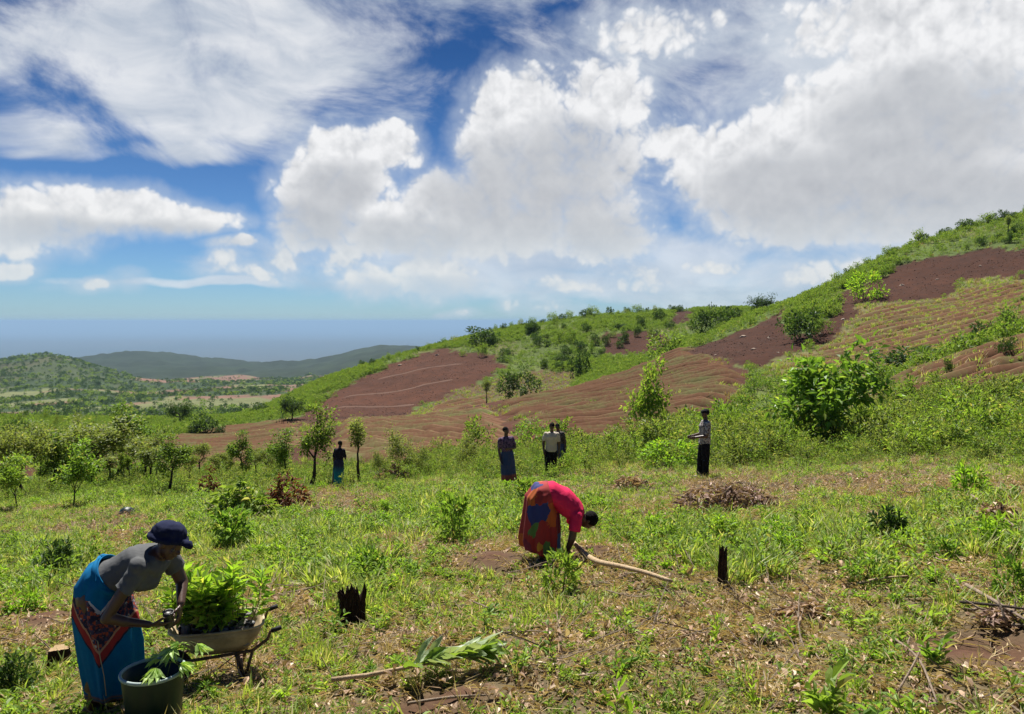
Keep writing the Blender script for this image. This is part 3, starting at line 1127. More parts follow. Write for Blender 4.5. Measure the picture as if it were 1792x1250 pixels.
def tree_meshes(seed, H=3.6, crown=1.3, trunk=0.36, n=1500, leaf=0.10, mat=None, thick=0.06, lean=0.12, limbs=4, umbrella=0.0, clump=0.42, fill=1.0):
    """tapered trunk with forking limbs, and a crown of leaf clumps at the limb ends"""
    r = np.random.default_rng(seed)
    parts, ends = [], []
    P, d = curve_pts((0, 0, -0.15), (r.normal(0, lean), r.normal(0, lean), 1), H * trunk + 0.15, 0.10, r, 5)
    parts.append(tube_arrays(P, np.linspace(thick * 1.25, thick * 0.75, 6), 7))

    def grow(p, d, L, th, lev):
        Q, dd = curve_pts(p, d, L, 0.20, r, 4)
        parts.append(tube_arrays(Q, np.linspace(th, th * 0.5, 5), 5, False))
        ends.append((Q[-1], lev))
        if lev >= 1:
            ends.append((Q[2], lev))
        if lev < 2:
            for _ in range(2 if lev else 3):
                i = r.integers(2, 5)
                nd = unit(dd + r.normal(0, 0.6, 3) + np.array((0, 0, 0.15)))
                grow(Q[i], nd, L * (0.55 + 0.25 * r.random()), th * 0.55, lev + 1)

    rem = H * (1 - trunk)
    for i in range(limbs):
        a = i / limbs * 6.283 + r.normal(0, 0.4)
        sp = 0.55 + 0.45 * r.random() + umbrella
        dd = unit(np.array((math.cos(a) * sp, math.sin(a) * sp, 1.0 - 0.45 * umbrella)))
        grow(P[-1] if i % 2 == 0 else P[-2], dd, rem * (0.42 + 0.15 * r.random()), thick * 0.6, 0)
    E = np.array([e[0] for e in ends])
    # bring the whole tree to its height and spread
    base = H * trunk * 0.8
    tall = max(E[:, 2].max() + clump * crown * 0.45, 1e-3)
    kz = H / tall
    kx = crown * 0.85 / max(np.percentile(np.hypot(E[:, 0], E[:, 1]), 88), 1e-3)
    cz = np.array((kx, kx, kz))
    TV, TF = merge(parts)
    kk = smooth01(TV[:, 2], 0.0, H * trunk)[:, None]
    TV = TV * (1 + (cz - 1) * kk)
    E = E * cz
    trunk_me = np_mesh('trunk', TV, TF, [M_BARK], smooth=True)
    k = r.integers(0, len(E), n)
    cs = clump * crown * (0.5 + 0.7 * r.random(len(E)))
    off = unit(r.normal(0, 1, (n, 3))) * (r.random(n) ** 0.5)[:, None] * cs[k][:, None]
    off[:, 2] *= 0.7 - 0.3 * umbrella
    C = E[k] + off
    D = unit(off) + r.normal(0, 0.6, (n, 3)) + np.array((0, 0, 0.1))
    L = leaf * (0.6 + 0.8 * r.random(n))
    V, Fc = leaf_arrays(C, D, L, L * 0.55, r)
    crown_me = np_mesh('crown', V, Fc, [mat or M_OLIVE])
    return trunk_me, crown_me


# ------------------------------------------------------------------ scattering (ground cover nobody could count)
def proto_collection(name, meshes):
    c = bpy.data.collections.new(name)
    for i, me in enumerate(meshes):
        c.objects.link(bpy.data.objects.new(f'{name}_{i:02d}', me))
    return c


def scatter(name, pts, scale, coll, npick, label, seed=0, tilt=0.18):
    r = np.random.default_rng(seed)
    n = len(pts)
    me = bpy.data.meshes.new(name)
    me.vertices.add(n)
    me.vertices.foreach_set('co', np.asarray(pts, np.float32).ravel())
    rot = np.stack([r.normal(0, tilt, n), r.normal(0, tilt, n), r.random(n) * 6.283], 1).astype(np.float32)
    a = me.attributes.new('rot', 'FLOAT_VECTOR', 'POINT')
    a.data.foreach_set('vector', rot.ravel())
    a = me.attributes.new('size', 'FLOAT', 'POINT')
    a.data.foreach_set('value', np.asarray(scale, np.float32))
    a = me.attributes.new('pick', 'INT', 'POINT')
    a.data.foreach_set('value', r.integers(0, npick, n).astype(np.int32))
    o = link(name, me)
    g = bpy.data.node_groups.new(name, 'GeometryNodeTree')
    g.interface.new_socket('Geometry', in_out='INPUT', socket_type='NodeSocketGeometry')
    g.interface.new_socket('Geometry', in_out='OUTPUT', socket_type='NodeSocketGeometry')
    gi = g.nodes.new('NodeGroupInput')
    go = g.nodes.new('NodeGroupOutput')
    ip = g.nodes.new('GeometryNodeInstanceOnPoints')
    ci = g.nodes.new('GeometryNodeCollectionInfo')
    ci.inputs['Collection'].default_value = coll
    ci.inputs['Separate Children'].default_value = True
    ci.inputs['Reset Children'].default_value = True

    def named(nm, typ):
        q = g.nodes.new('GeometryNodeInputNamedAttribute')
        q.data_type = typ
        q.inputs['Name'].default_value = nm
        return q.outputs['Attribute']

    g.links.new(gi.outputs[0], ip.inputs['Points'])
    g.links.new(ci.outputs[0], ip.inputs['Instance'])
    ip.inputs['Pick Instance'].default_value = True
    g.links.new(named('pick', 'INT'), ip.inputs['Instance Index'])
    g.links.new(named('rot', 'FLOAT_VECTOR'), ip.inputs['Rotation'])
    g.links.new(named('size', 'FLOAT'), ip.inputs['Scale'])
    g.links.new(ip.outputs[0], go.inputs[0])
    md = o.modifiers.new('scatter', 'NODES')
    md.node_group = g
    tag(o, label, kind='stuff')
    return o


def area_points(n, y0, y1, r, tmax=0.76, pad=3.4):
    """points spread evenly over the ground between two depths, a little wider than the view"""
    a0, a1 = y0 + pad, y1 + pad
    Y = np.sqrt(a0 * a0 + r.random(n) * (a1 * a1 - a0 * a0))
    X = (r.random(n) * 2 - 1) * tmax * Y
    return X, Y - pad


# bare, littered or thick places of the foreground, as ellipses of the photograph laid on the ground
LITTER = [(1300, 1110, 190, 75), (1430, 1050, 90, 55), (880, 985, 120, 38), (60, 1095, 110, 50), (1720, 1135, 130, 65), (760, 1225, 200, 40), (1290, 865, 120, 35),
          (560, 880, 150, 28), (230, 930, 110, 30), (1760, 890, 60, 60), (690, 960, 80, 30), (1100, 1010, 150, 30), (420, 1170, 120, 50), (1380, 1190, 110, 60), (690, 1130, 120, 30),
          (1560, 850, 160, 25), (1050, 975, 70, 25), (1610, 1225, 160, 50), (1000, 1130, 90, 40), (500, 1050, 80, 40)]
LUSH = [(520, 930, 330, 45), (820, 900, 260, 45), (1450, 980, 330, 60), (400, 900, 120, 40), (60, 1000, 120, 60), (1700, 930, 160, 60), (560, 1010, 160, 60), (1240, 960, 130, 60), (330, 870, 300, 25)]


def mask_of(u, v, ells):
    m = np.full(np.shape(u), -9.0)
    for (a, b, c, d) in ells:
        m = np.maximum(m, 1 - ((u - a) / c) ** 2 - ((v - b) / d) ** 2)
    return m


def foreground_density(X, Y, Z):
    u, v = project(X, Y, Z)
    bare = smooth01(mask_of(u, v, LITTER) + (fbm(X * 1.5, Y * 1.5, 91, 3) - 0.5) * 1.6, -0.1, 0.5)
    bare = np.maximum(bare, 0.68 * smooth01(fbm(X * 0.75, Y * 0.75, 94, 4), 0.55, 0.64))
    lush = smooth01(mask_of(u, v, LUSH) + (fbm(X * 1.2, Y * 1.2, 92, 3) - 0.5) * 1.6, -0.2, 0.6)
    pat = smooth01(fbm(X * 0.9, Y * 0.9, 93, 4), 0.38, 0.62)
    return bare, lush, pat


def scatter_foreground():
    r = np.random.default_rng(11)
    grass = proto_collection('grass_proto', [grass_tuft(100 + i, 18, 0.13 + 0.03 * (i % 3), 0.08, 0.0048, lean=1.0) for i in range(8)])
    herbs = proto_collection('herb_proto', [herb(200 + i, 3 + i % 3, 0.13 + 0.03 * (i % 4), 0.042 + 0.008 * (i % 3), 7, oval=True) for i in range(8)] + [herb(230 + i, 5, 0.10, 0.05, 6, M_LIME) for i in range(3)])
    straw = proto_collection('straw_proto', [grass_tuft(300 + i, 12, 0.17, 0.10, 0.003, M_STRAW, 1.6) for i in range(6)])
    dead = proto_collection('dead_proto', [dead_leaf(400 + i, 0.032 + 0.010 * (i % 3)) for i in range(8)])
    twigs = proto_collection('twig_proto', [twig(500 + i, 0.35 + 0.1 * (i % 4)) for i in range(8)])

    def keep(X, Y, prob):
        k = r.random(len(X)) < prob
        return X[k], Y[k]

    def put(name, n, y0, y1, prob, size, coll, npick, label, seed, tilt=0.2, lift=-0.01):
        X, Y = area_points(n, y0, y1, r)
        Z = ground_z(X, Y)
        b, l, p = foreground_density(X, Y, Z)
        c = classify(X, Y, Z)
        k = (r.random(n) < prob(b, l, p)) & ((c == FG) | (c == SCRUB))
        for (mx, my, mr, mh) in MOUNDS:
            k &= ~((((X - mx) ** 2 + (Y - my) ** 2) < (mr * 0.9) ** 2) & (r.random(n) < 0.9))
        X, Y, Z, b, l, p = X[k], Y[k], Z[k], b[k], l[k], p[k]
        s = size(b, l, p) * (0.55 + 0.9 * r.random(len(X)))
        scatter(name, np.stack([X, Y, Z + lift], 1), s, coll, npick, label, seed, tilt)
        print(name, len(X))

    put('grass', 120000, 3.2, 46, lambda b, l, p: np.clip(0.10 + 0.42 * p + 0.25 * l, 0, 1) * (1 - 0.82 * b), lambda b, l, p: 0.7 + 0.55 * l + 0.2 * p, grass, 8, 'short yellow green grass covering the cleared hillside', 1)
    put('low_weeds', 72000, 3.2, 46, lambda b, l, p: np.clip(0.22 + 0.45 * (1 - p) + 0.35 * l, 0, 1) * (1 - 0.85 * b), lambda b, l, p: 0.90 + 0.35 * l, herbs, 11, 'low leafy green weeds growing among the grass', 2)
    put('dry_grass', 27000, 3.2, 40, lambda b, l, p: np.clip(0.22 + 0.45 * b + 0.25 * (1 - p), 0, 1) * (1 - 0.5 * l), lambda b, l, p: 0.9 + 0 * p, straw, 6, 'dry straw coloured grass lying between the weeds', 3, 0.5)
    put('leaf_litter', 90000, 3.2, 26, lambda b, l, p: np.clip(0.10 + 1.0 * b + 0.16 * (1 - p), 0, 1) * (1 - 0.6 * l), lambda b, l, p: 0.72 + 0.25 * b, dead, 8, 'fallen brown leaves strewn over the soil', 4, 0.35, 0.0)
    put('fallen_twigs', 9000, 3.2, 22, lambda b, l, p: np.clip(0.06 + 0.6 * b, 0, 1), lambda b, l, p: 0.8 + 0 * p, twigs, 8, 'thin dry twigs scattered over the cleared ground', 5, 0.12, 0.0)

    clump = proto_collection('clump_proto', [shrub_mesh(860 + i, 0.5, 0.75, 210, 0.15, 12, (M_WEED, M_LIME, M_SCRUB, M_WEED)[i % 4], 4, wr=0.40, oval=True) for i in range(6)])
    put('weed_tufts', 2600, 4.2, 40, lambda b, l, p: np.clip(0.25 + 0.75 * l, 0, 1) * (1 - 0.7 * b), lambda b, l, p: 0.20 + 0.10 * l, clump, 6, 'ankle high leafy weed tufts dotted through the grass', 8, 0.15)
    near = lambda b, l, p: np.clip(0.70 - 0.45 * b, 0, 1)
    mini = proto_collection('mini_proto', [herb(260 + i, 4, 0.07, 0.030, 5, M_WEED if i % 2 else M_GRASS, 0.5) for i in range(6)])
    put('ground_herbs', 46000, 3.2, 15, near, lambda b, l, p: 0.9 + 0 * p, mini, 6, 'tiny green herbs covering the nearest soil', 6, 0.25)
    chaff = proto_collection('chaff_proto', [chaff_mesh(280 + i) for i in range(6)])
    put('straw_chaff', 34000, 3.2, 15, lambda b, l, p: 0.6 + 0.3 * b, lambda b, l, p: 0.9 + 0 * p, chaff, 6, 'broken straw and chaff lying on the nearest soil', 7, 0.15, 0.004)


scatter_foreground()


# ------------------------------------------------------------------ scrub on the hillsides, far woods, tall weeds
def scatter_hills():
    r = np.random.default_rng(23)
    far_shrubs = proto_collection('scrub_proto', [shrub_mesh(600 + i, 1.0, 1.3, 150, 0.24, 9, M_SCRUB, 2) for i in range(5)])
    X, Y = area_points(150000, 44, 430, r, 0.74)
    Z = ground_z(X, Y)
    c = classify(X, Y, Z)
    p = fbm(X * 0.05, Y * 0.05, 95, 4)
    k = (c == SCRUB) & (r.random(len(X)) < 0.22 + 0.78 * smooth01(p, 0.40, 0.60))
    k &= ~((Y < 62) & (X / Y > 0.3))
    X, Y, Z, p = X[k], Y[k], Z[k], p[k]
    s = 0.45 + 0.7 * r.random(len(X)) ** 1.6 + 0.35 * smooth01(p, 0.5, 0.7)
    scatter('hillside_scrub', np.stack([X, Y, Z - 0.1], 1), s, far_shrubs, 5, 'low green scrub mantling the hill slopes', 31, 0.1)
    print('scrub', len(X))
    # grass on stubble fields and on the weedy parts of the ploughland
    tus = proto_collection('tussock_proto', [grass_tuft(640 + i, 26, 0.55, 0.30, 0.016, M_GRASS if i % 2 else M_STRAW, 0.9) for i in range(4)] + [herb(660 + i, 6, 0.5, 0.13, 7) for i in range(2)])
    X, Y = area_points(70000, 40, 230, r, 0.74)
    Z = ground_z(X, Y)
    c = classify(X, Y, Z)
    p = fbm(X * 0.10, Y * 0.10, 63, 4)
    pr = np.where(c == GRASSY, 0.75, np.where(c == MIXED, 0.4, np.where((c == RED) & (Y < 140), 0.22 * smooth01(p, 0.52, 0.66), np.where(c == SCRUB, 0.10, 0))))
    k = r.random(len(X)) < pr
    X, Y, Z = X[k], Y[k], Z[k]
    scatter('field_grass', np.stack([X, Y, Z], 1), 0.6 + 0.8 * r.random(len(X)), tus, 6, 'rough grass and weeds on the ridged fields', 32, 0.1)
    print('tussocks', len(X))
    # woods of the far valley
    X, Y = area_points(60000, 430, 2900, r, 0.74)
    Z = ground_z(X, Y)
    n = fbm(X * 0.011, Y * 0.0065, 71, 5)
    u, v = project(X, Y, Z)
    hill = (Y > 1500) & (u < 240)
    k = (r.random(len(X)) < np.where(hill, 0.46, 0.05 + 0.5 * smooth01(n, 0.50, 0.60))) & (u < 820) & (u > -150)
    X, Y, Z = X[k], Y[k], Z[k]
    wood = proto_collection('wood_proto', [shrub_mesh(680 + i, 1.0, 1.35, 90, 0.42, 8, (M_DARKLEAF, M_SCRUB, M_DARKLEAF, M_DARKLEAF)[i], 1) for i in range(4)])
    scatter('far_woodland', np.stack([X, Y, Z - 0.4], 1), 2.0 + 3.2 * r.random(len(X)) ** 1.5, wood, 4, 'hazy woodland dotted over the far valley', 33, 0.1)
    print('wood', len(X))
    # clods on the ploughland
    clods = []
    for i in range(4):
        bm = bmesh.new()
        bmesh.ops.create_icosphere(bm, subdivisions=1, radius=0.5)
        rr = random.Random(i)
        for vv in bm.verts:
            vv.co = vv.co * rr.uniform(0.6, 1.25)
            vv.co.z *= 0.7
        me = bpy.data.meshes.new('clod')
        bm.to_mesh(me)
        bm.free()
        me.materials.append(M_BUND if i % 2 else M_CLOD)
        clods.append(me)
    X, Y = area_points(120000, 44, 340, r, 0.74)
    Z = ground_z(X, Y)
    c = classify(X, Y, Z)
    k = ((c == RED) & (Y > 140) | (c == DARKSOIL)) & (r.random(len(X)) < 0.25 + 0.75 * smooth01(fbm(X * 0.12, Y * 0.12, 104, 3), 0.35, 0.6))
    X, Y, Z = X[k], Y[k], Z[k]
    scatter('soil_clods', np.stack([X, Y, Z], 1), 0.10 + 0.28 * r.random(len(X)) ** 2, proto_collection('clod_proto', clods), 4, 'clods of turned red earth on the ploughed slopes', 36, 0.4)
    print('clods', len(X))
    # tall weeds along the lower edge of the cleared plot
    tall = proto_collection('tall_weed_proto', [herb(700 + i, 7, 1.25, 0.13, 17, (M_SCRUB, M_OLIVE, M_WEED)[i % 3], 0.34) for i in range(6)] + [shrub_mesh(720 + i, 0.55, 1.2, 260, 0.13, 12, (M_OLIVE, M_SCRUB)[i % 2], 5, wr=0.42) for i in range(4)])
    X, Y = area_points(9000, 15, 46, r, 0.78)
    Z = ground_z(X, Y)
    u, v = project(X, Y, Z)
    start = np.interp(u, [-200, 900, 1000, 1100, 1300, 1500, 1800], [60, 40, 27.5, 25.0, 21.5, 19.0, 16.5]) + (fbm(X * 0.4, Y * 0.4, 97, 3) - 0.5) * 5
    dens = smooth01(fbm(X * 0.25, Y * 0.25, 98, 3), 0.30, 0.55)
    k = (Y > start) & (r.random(len(X)) < 0.25 + 0.75 * dens) & (Y < 42)
    for (pu, pY) in KEEP_CLEAR:
        k &= ~((np.abs(u - pu) < 26) & (Y < pY + 0.6) & (Y > 12))
    X, Y, Z, u = X[k], Y[k], Z[k], u[k]
    s = (0.40 + 0.75 * r.random(len(X)) ** 1.5) * (0.75 + 0.5 * smooth01(fbm(X * 0.35, Y * 0.35, 101, 2), 0.35, 0.65)) * (0.72 + 0.3 * smooth01(Y, 20, 27))
    scatter('tall_weeds', np.stack([X, Y, Z - 0.05], 1), s, tall, 10, 'thicket of tall bright weeds below the cleared plot', 34, 0.12)
    print('tall', len(X))
    # knee-high growth among the small trees
    X, Y = area_points(7000, 21, 46, r, 0.78)
    Z = ground_z(X, Y)
    u, v = project(X, Y, Z)
    dens = smooth01(fbm(X * 0.3, Y * 0.3, 99, 3), 0.40, 0.6)
    k = (u < 1060) & (r.random(len(X)) < 0.12 + 0.55 * dens) & (Y > 26 - u * 0.004)
    X, Y, Z = X[k], Y[k], Z[k]
    scatter('undergrowth', np.stack([X, Y, Z - 0.05], 1), 0.30 + 0.35 * r.random(len(X)), tall, 10, 'knee high green undergrowth among the small trees', 35, 0.12)


M_CLOD, _k, _b = new_mat('dark_clod')
_b.inputs['Base Color'].default_value = (0.055, 0.023, 0.012, 1)
_b.inputs['Roughness'].default_value = 0.95
KEEP_CLEAR = [(890, 20.8), (963, 21.5), (1230, 19.2), (588, 25.5)]
scatter_hills()


# ------------------------------------------------------------------ trees and bushes that stand out
M_BROAD = leaf_material('broad_glossy_leaves', (0.115, 0.225, 0.036), (0.215, 0.345, 0.055), (0.32, 0.38, 0.09), 0.5, 0.4)
TREE_KINDS = {}


def tree_kind(key):
    if key not in TREE_KINDS:
        spec = {
            'a': dict(seed=1, H=3.0, crown=0.95, n=2600, leaf=0.10, mat=M_OLIVE, trunk=0.44, clump=0.36),
            'b': dict(seed=2, H=3.0, crown=0.80, n=2600, leaf=0.10, mat=M_SCRUB, trunk=0.46, clump=0.36),
            'c': dict(seed=3, H=3.0, crown=1.25, n=3600, leaf=0.10, mat=M_OLIVE, trunk=0.38, limbs=5, clump=0.34),
            'd': dict(seed=4, H=3.0, crown=0.55, n=1200, leaf=0.10, mat=M_OLIVE, trunk=0.55, limbs=3, clump=0.6, lean=0.05),
            'e': dict(seed=5, H=3.0, crown=0.85, n=1700, leaf=0.11, mat=M_SCRUB, trunk=0.38, lean=0.3, clump=0.45, thick=0.075),
            'f': dict(seed=6, H=3.0, crown=1.6, n=2600, leaf=0.16, mat=M_DARKLEAF, trunk=0.30, limbs=6, umbrella=0.7, clump=0.40, thick=0.09),
            'g': dict(seed=7, H=3.0, crown=1.1, n=1100, leaf=0.17, mat=M_WEED, trunk=0.25, limbs=4, clump=0.40, thick=0.035),
            'k': dict(seed=17, H=3.0, crown=1.25, n=1700, leaf=0.20, mat=M_BROAD, trunk=0.20, limbs=5, clump=0.36, thick=0.04),
            'h': dict(seed=8, H=3.0, crown=0.75, n=2400, leaf=0.09, mat=M_OLIVE, trunk=0.18, limbs=6, clump=0.55, thick=0.035),
        }[key]
        TREE_KINDS[key] = tree_meshes(**spec)
    return TREE_KINDS[key]


TREE_DEPTH = {540: 27.5, 628: 28.0}


def tree(kind, u, vb, vt, label, cat='tree', name='small_tree', rz=0.0, group=None, wide=1.0, ymin=12, ymax=9000, Y=None, grow=1.0):
    p = at_depth(u, Y) if Y else hit(u, vb, ymin, ymax)
    hgt = (vb - vt) / F * p.y
    t, c = tree_kind(kind)
    s = hgt / 3.0 * 1.18
    o = empty(name, p, rz)
    o.scale = (s * wide * grow, s * wide * grow, s)
    link('trunk', t, o)
    link('crown', c, o)
    tag(o, label, cat, group)
    return o


def bush(me, u, vb, vt, wpx, label, cat='bush', name='bush', rz=0.0, group=None, ymin=12, ymax=9000, base_h=1.3, Y=None):
    p = at_depth(u, Y) if Y else hit(u, vb, ymin, ymax)
    hgt = (vb - vt) / F * p.y
    o = link(name, me)
    o.location = (p.x, p.y, p.z - 0.04 * hgt)
    o.rotation_euler = (0, 0, rz)
    w_ = wpx / F * p.y / 2
    o.scale = (w_, w_, hgt / base_h)
    tag(o, label, cat, group)
    return o


SMALL = [
    ('c', 159, 853, 738, 1.15, 'widest of the small trees, with a spreading olive crown above a dark trunk'),
    ('b', 202, 838, 722, 1.0, 'tallest of the small trees, straight dark trunk and bright green crown'),
    ('a', 229, 846, 775, 1.0, 'small olive tree just beside the tallest straight trunk'),
    ('d', 260, 854, 788, 1.2, 'thin sapling with a round crown between two small trees'),
    ('b', 291, 869, 772, 0.95, 'small tree with dark slanting trunk standing nearest the pale wilted branches'),
    ('g', 128, 888, 786, 0.75, 'young tree with large lime leaves in front of the wide olive tree'),
    ('c', 52, 868, 752, 0.8, 'bushy olive tree second from the photo edge, beside the red field'),
    ('g', 30, 890, 800, 0.8, 'low lime leaved sapling at the edge of the small trees'),
    ('a', 350, 838, 782, 0.95, 'small tree with thin trunk behind the reddish dead heap'),
    ('b', 432, 846, 766, 1.0, 'small rounded tree with forked dark trunk standing alone in the gap'),
    ('e', 506, 846, 758, 1.0, 'leaning tree with grey green crown and bent dark trunk'),
    ('e', 540, 862, 734, 0.80, 'tall crooked tree leaning beside the walking person in teal'),
    ('d', 628, 868, 766, 0.95, 'slender dark trunk with a tufted top, just past the person in teal'),
    ('h', 702, 838, 756, 1.0, 'dense dark olive tree in front of the striped red field'),
    ('h', 735, 836, 782, 1.0, 'smaller bushy tree next to the dense olive tree'),
    ('h', 815, 826, 762, 1.0, 'loose green bush tree left of the person in blue skirt'),
    ('a', 385, 842, 798, 1.0, 'lowest of the small trees, with sparse olive leaves'),
    ('d', 190, 850, 800, 1.3, 'short thin tree under the wide olive crown'),
    ('b', 90, 862, 770, 0.9, 'small green tree between two wide olive trees'),
    ('c', 118, 842, 745, 1.0, 'dense olive tree tucked behind the widest small tree'),
    ('c', 250, 838, 760, 0.8, 'olive tree filling the gap behind the thin sapling'),
    ('c', 5, 850, 760, 0.8, 'olive tree cut by the photo edge beside the red field'),
    ('a', 470, 842, 792, 1.0, 'small sparse tree between the rounded and the leaning tree'),
    ('h', 665, 842, 790, 0.9, 'low bushy tree beyond the slender tufted trunk'),
]
for i, (kd, u, vb, vt, wd, lab) in enumerate(SMALL):
    tree(kd, u, vb, vt, lab, Y=TREE_DEPTH.get(u), rz=i * 1.9, wide=wd, grow=1.36 if u < 330 else 1.15, group='small trees below the plot')

rb = random.Random(12)
for i, (u, vb, vt) in enumerate(((70, 846, 772), (145, 842, 770), (175, 836, 762), (215, 850, 792), (275, 846, 788), (305, 842, 784), (330, 850, 800), (405, 838, 788), (20, 856, 790), (110, 862, 800), (450, 838, 790), (490, 836, 784))):
    tree('ab'[i % 2], u, vb, vt, 'slim airy tree standing within the belt of small trees', rz=i * 2.3, wide=rb.uniform(0.7, 1.0), grow=1.1, group='slim trees of the belt')

BUSH_OLIVE = shrub_mesh(801, 1.0, 1.3, 900, 0.13, 22, M_OLIVE, 6)
BUSH_DARK = shrub_mesh(802, 1.0, 1.3, 900, 0.16, 20, M_DARKLEAF, 5)
BUSH_GREEN = shrub_mesh(803, 1.0, 1.3, 700, 0.15, 18, M_SCRUB, 5)
BUSH_LIME = shrub_mesh(804, 1.0, 1.3, 700, 0.16, 20, M_LIME, 6)
BUSH_WEED = shrub_mesh(805, 1.0, 1.3, 800, 0.13, 22, M_WEED, 6)
BUSH_BIG = shrub_mesh(806, 1.0, 1.3, 1500, 0.125, 30, M_LIME, 9, low=0.02, wr=0.6)
BUSH_BIG2 = shrub_mesh(807, 1.0, 1.3, 1500, 0.12, 26, M_DARKLEAF, 7)

# middle distance
tree('f', 511, 730, 686, 'lone flat topped dark tree at the foot of the brown slope', name='umbrella_tree', wide=0.8, ymin=120, Y=150)
tree('f', 316, 740, 698, 'lone spreading olive tree standing before the far valley', name='umbrella_tree', wide=0.8, ymin=100, Y=190, rz=2)
tree('d', 851, 712, 668, 'thin bare trunked tree next to the round dark tree', name='thin_tree', wide=1.1, ymin=100, Y=140, rz=1)
tree('f', 1328, 548, 510, 'flat crowned dark tree on the saddle between the hills', name='umbrella_tree', wide=0.9, ymin=120, Y=185, rz=4)
tree('d', 1757, 456, 424, 'small lone tree standing in the dark ploughed field', name='thin_tree', wide=1.2, ymin=100, Y=185, rz=3)
for (me, u, vb, vt, wp, Y, nm, lab) in (
    (BUSH_BIG2, 906, 708, 654, 76, 142, 'round_tree', 'round dark green tree on the crest of the striped field'),
    (BUSH_BIG2, 1238, 585, 532, 66, 175, 'round_tree', 'largest dark tree of the clump on the saddle'),
    (BUSH_DARK, 1280, 565, 526, 52, 180, 'round_tree', 'middle dark tree of the clump on the saddle'),
    (BUSH_DARK, 1402, 588, 528, 74, 120, 'shrub', 'dark grey green shrub alone in the tilled red field'),
    (BUSH_GREEN, 1440, 572, 540, 40, 122, 'shrub', 'pale straw tinged shrub touching the dark shrub in the tilled field'),
    (BUSH_LIME, 1508, 521, 470, 62, 145, 'shrub', 'bright spiky leaved shrub on the edge of the dark tilled field'),
    (BUSH_DARK, 1592, 650, 606, 120, 78, 'shrub', 'long dark shrub in the gully above the near red field'),
    (BUSH_GREEN, 1540, 672, 630, 80, 72, 'shrub', 'green shrub at the lower end of the gully'),
    (BUSH_DARK, 1722, 603, 558, 62, 86, 'shrub', 'dark rounded shrub in the stubble on the steep slope'),
    (BUSH_GREEN, 1772, 585, 534, 76, 90, 'shrub', 'large bright shrub above the dark rounded shrub'),
    (BUSH_DARK, 1760, 676, 638, 36, 50, 'shrub', 'small dark shrub standing in the near ridged field'),
    (BUSH_DARK, 1658, 682, 650, 18, 48, 'shrub', 'narrow dark shrub standing in the near ridged field'),
    (BUSH_DARK, 1018, 664, 612, 36, 215, 'round_tree', 'dark upright tree low on the green hillside'),
    (BUSH_DARK, 842, 620, 588, 62, 290, 'shrub', 'dark thicket at the top corner of the brown field'),
    (BUSH_DARK, 1120, 612, 590, 20, 300, 'shrub', 'small dark bush inside the little brown field'),
    (BUSH_GREEN, 1165, 632, 582, 74, 200, 'shrub', 'large green shrub beside the little brown field'),
    (BUSH_DARK, 356, 758, 722, 52, 140, 'shrub', 'dark round bush on the green strip before the valley'),
    (BUSH_DARK, 22, 752, 720, 34, 150, 'shrub', 'dark upright bush nearest the photo edge above the small trees'),
    (BUSH_GREEN, 60, 752, 728, 56, 170, 'shrub', 'green bush beside the dark upright bush'),
    (BUSH_DARK, 455, 722, 702, 36, 215, 'shrub', 'dark bush at the lower end of the green spur'),
    (BUSH_GREEN, 840, 795, 732, 76, 44, 'shrub', 'leafy shrub behind the person in the blue skirt'),
    (BUSH_WEED, 928, 790, 732, 84, 42, 'shrub', 'bright shrub between the two standing people in skirts'),
    (BUSH_WEED, 1600, 812, 742, 92, 21, 'shrub', 'dense bright shrub in the weeds with dark shade under it'),
    (BUSH_LIME, 1168, 828, 778, 100, 24, 'shrub', 'lime green leafy mound close to the person in black trousers'),
    (BUSH_GREEN, 1290, 745, 680, 70, 30, 'shrub', 'green shrub rising behind the person in black trousers'),
    (BUSH_GREEN, 1390, 780, 730, 90, 26, 'shrub', 'broad shrub under the big bush in the weeds'),
    (BUSH_WEED, 1690, 790, 690, 120, 24, 'shrub', 'tall feathery shrub rising out of the weeds'),
    (BUSH_WEED, 1780, 760, 690, 90, 24, 'shrub', 'tall pale shrub at the edge of the weeds'),
    (BUSH_WEED, 1000, 848, 806, 46, 24.3, 'shrub', 'weedy shrub hiding the legs of the person in dark print'),
    (BUSH_WEED, 962, 866, 836, 44, 21.9, 'shrub', 'low weedy shrub in front of the feet of the cream shirt'),
    (BUSH_OLIVE, 770, 800, 768, 60, 46, 'shrub', 'low olive shrub at the foot of the striped field'),
):
    bush(me, u, vb, vt, wp, lab, cat='tree' if nm == 'round_tree' else 'shrub', name=nm, rz=u * 0.7, Y=Y)

tree('k', 1450, 775, 608, 'big bush with broad lime leaves towering over the weeds', cat='bush', name='broadleaf_bush', Y=27, wide=1.05, rz=0.6)
tree('g', 1125, 800, 648, 'slender pale leaved sapling standing against the striped field', name='sapling', Y=31, wide=0.62, rz=2.2)

# bushes along the skylines, alike and countable
r_ = np.random.default_rng(55)
SKY_B = [(520, 690), (600, 655), (700, 618), (760, 605), (850, 580), (1000, 555), (1100, 545), (1200, 541)]
SKY_A = [(1360, 535), (1400, 524), (1500, 478), (1560, 440), (1650, 409), (1792, 375)]


def crest_of(u, y0, y1):
    tx, _ = ray(u, 600)
    ys = np.linspace(y0, y1, 160)
    g = ground_z(tx * ys, ys)
    y = float(ys[np.argmax(g / ys)])
    return Vector((tx * y, y, gz(tx * y, y)))


ONES = 'first second third fourth fifth sixth seventh eighth ninth tenth eleventh twelfth thirteenth fourteenth fifteenth sixteenth seventeenth eighteenth nineteenth'.split()
TENS = {20: ('twentieth', 'twenty'), 30: ('thirtieth', 'thirty')}


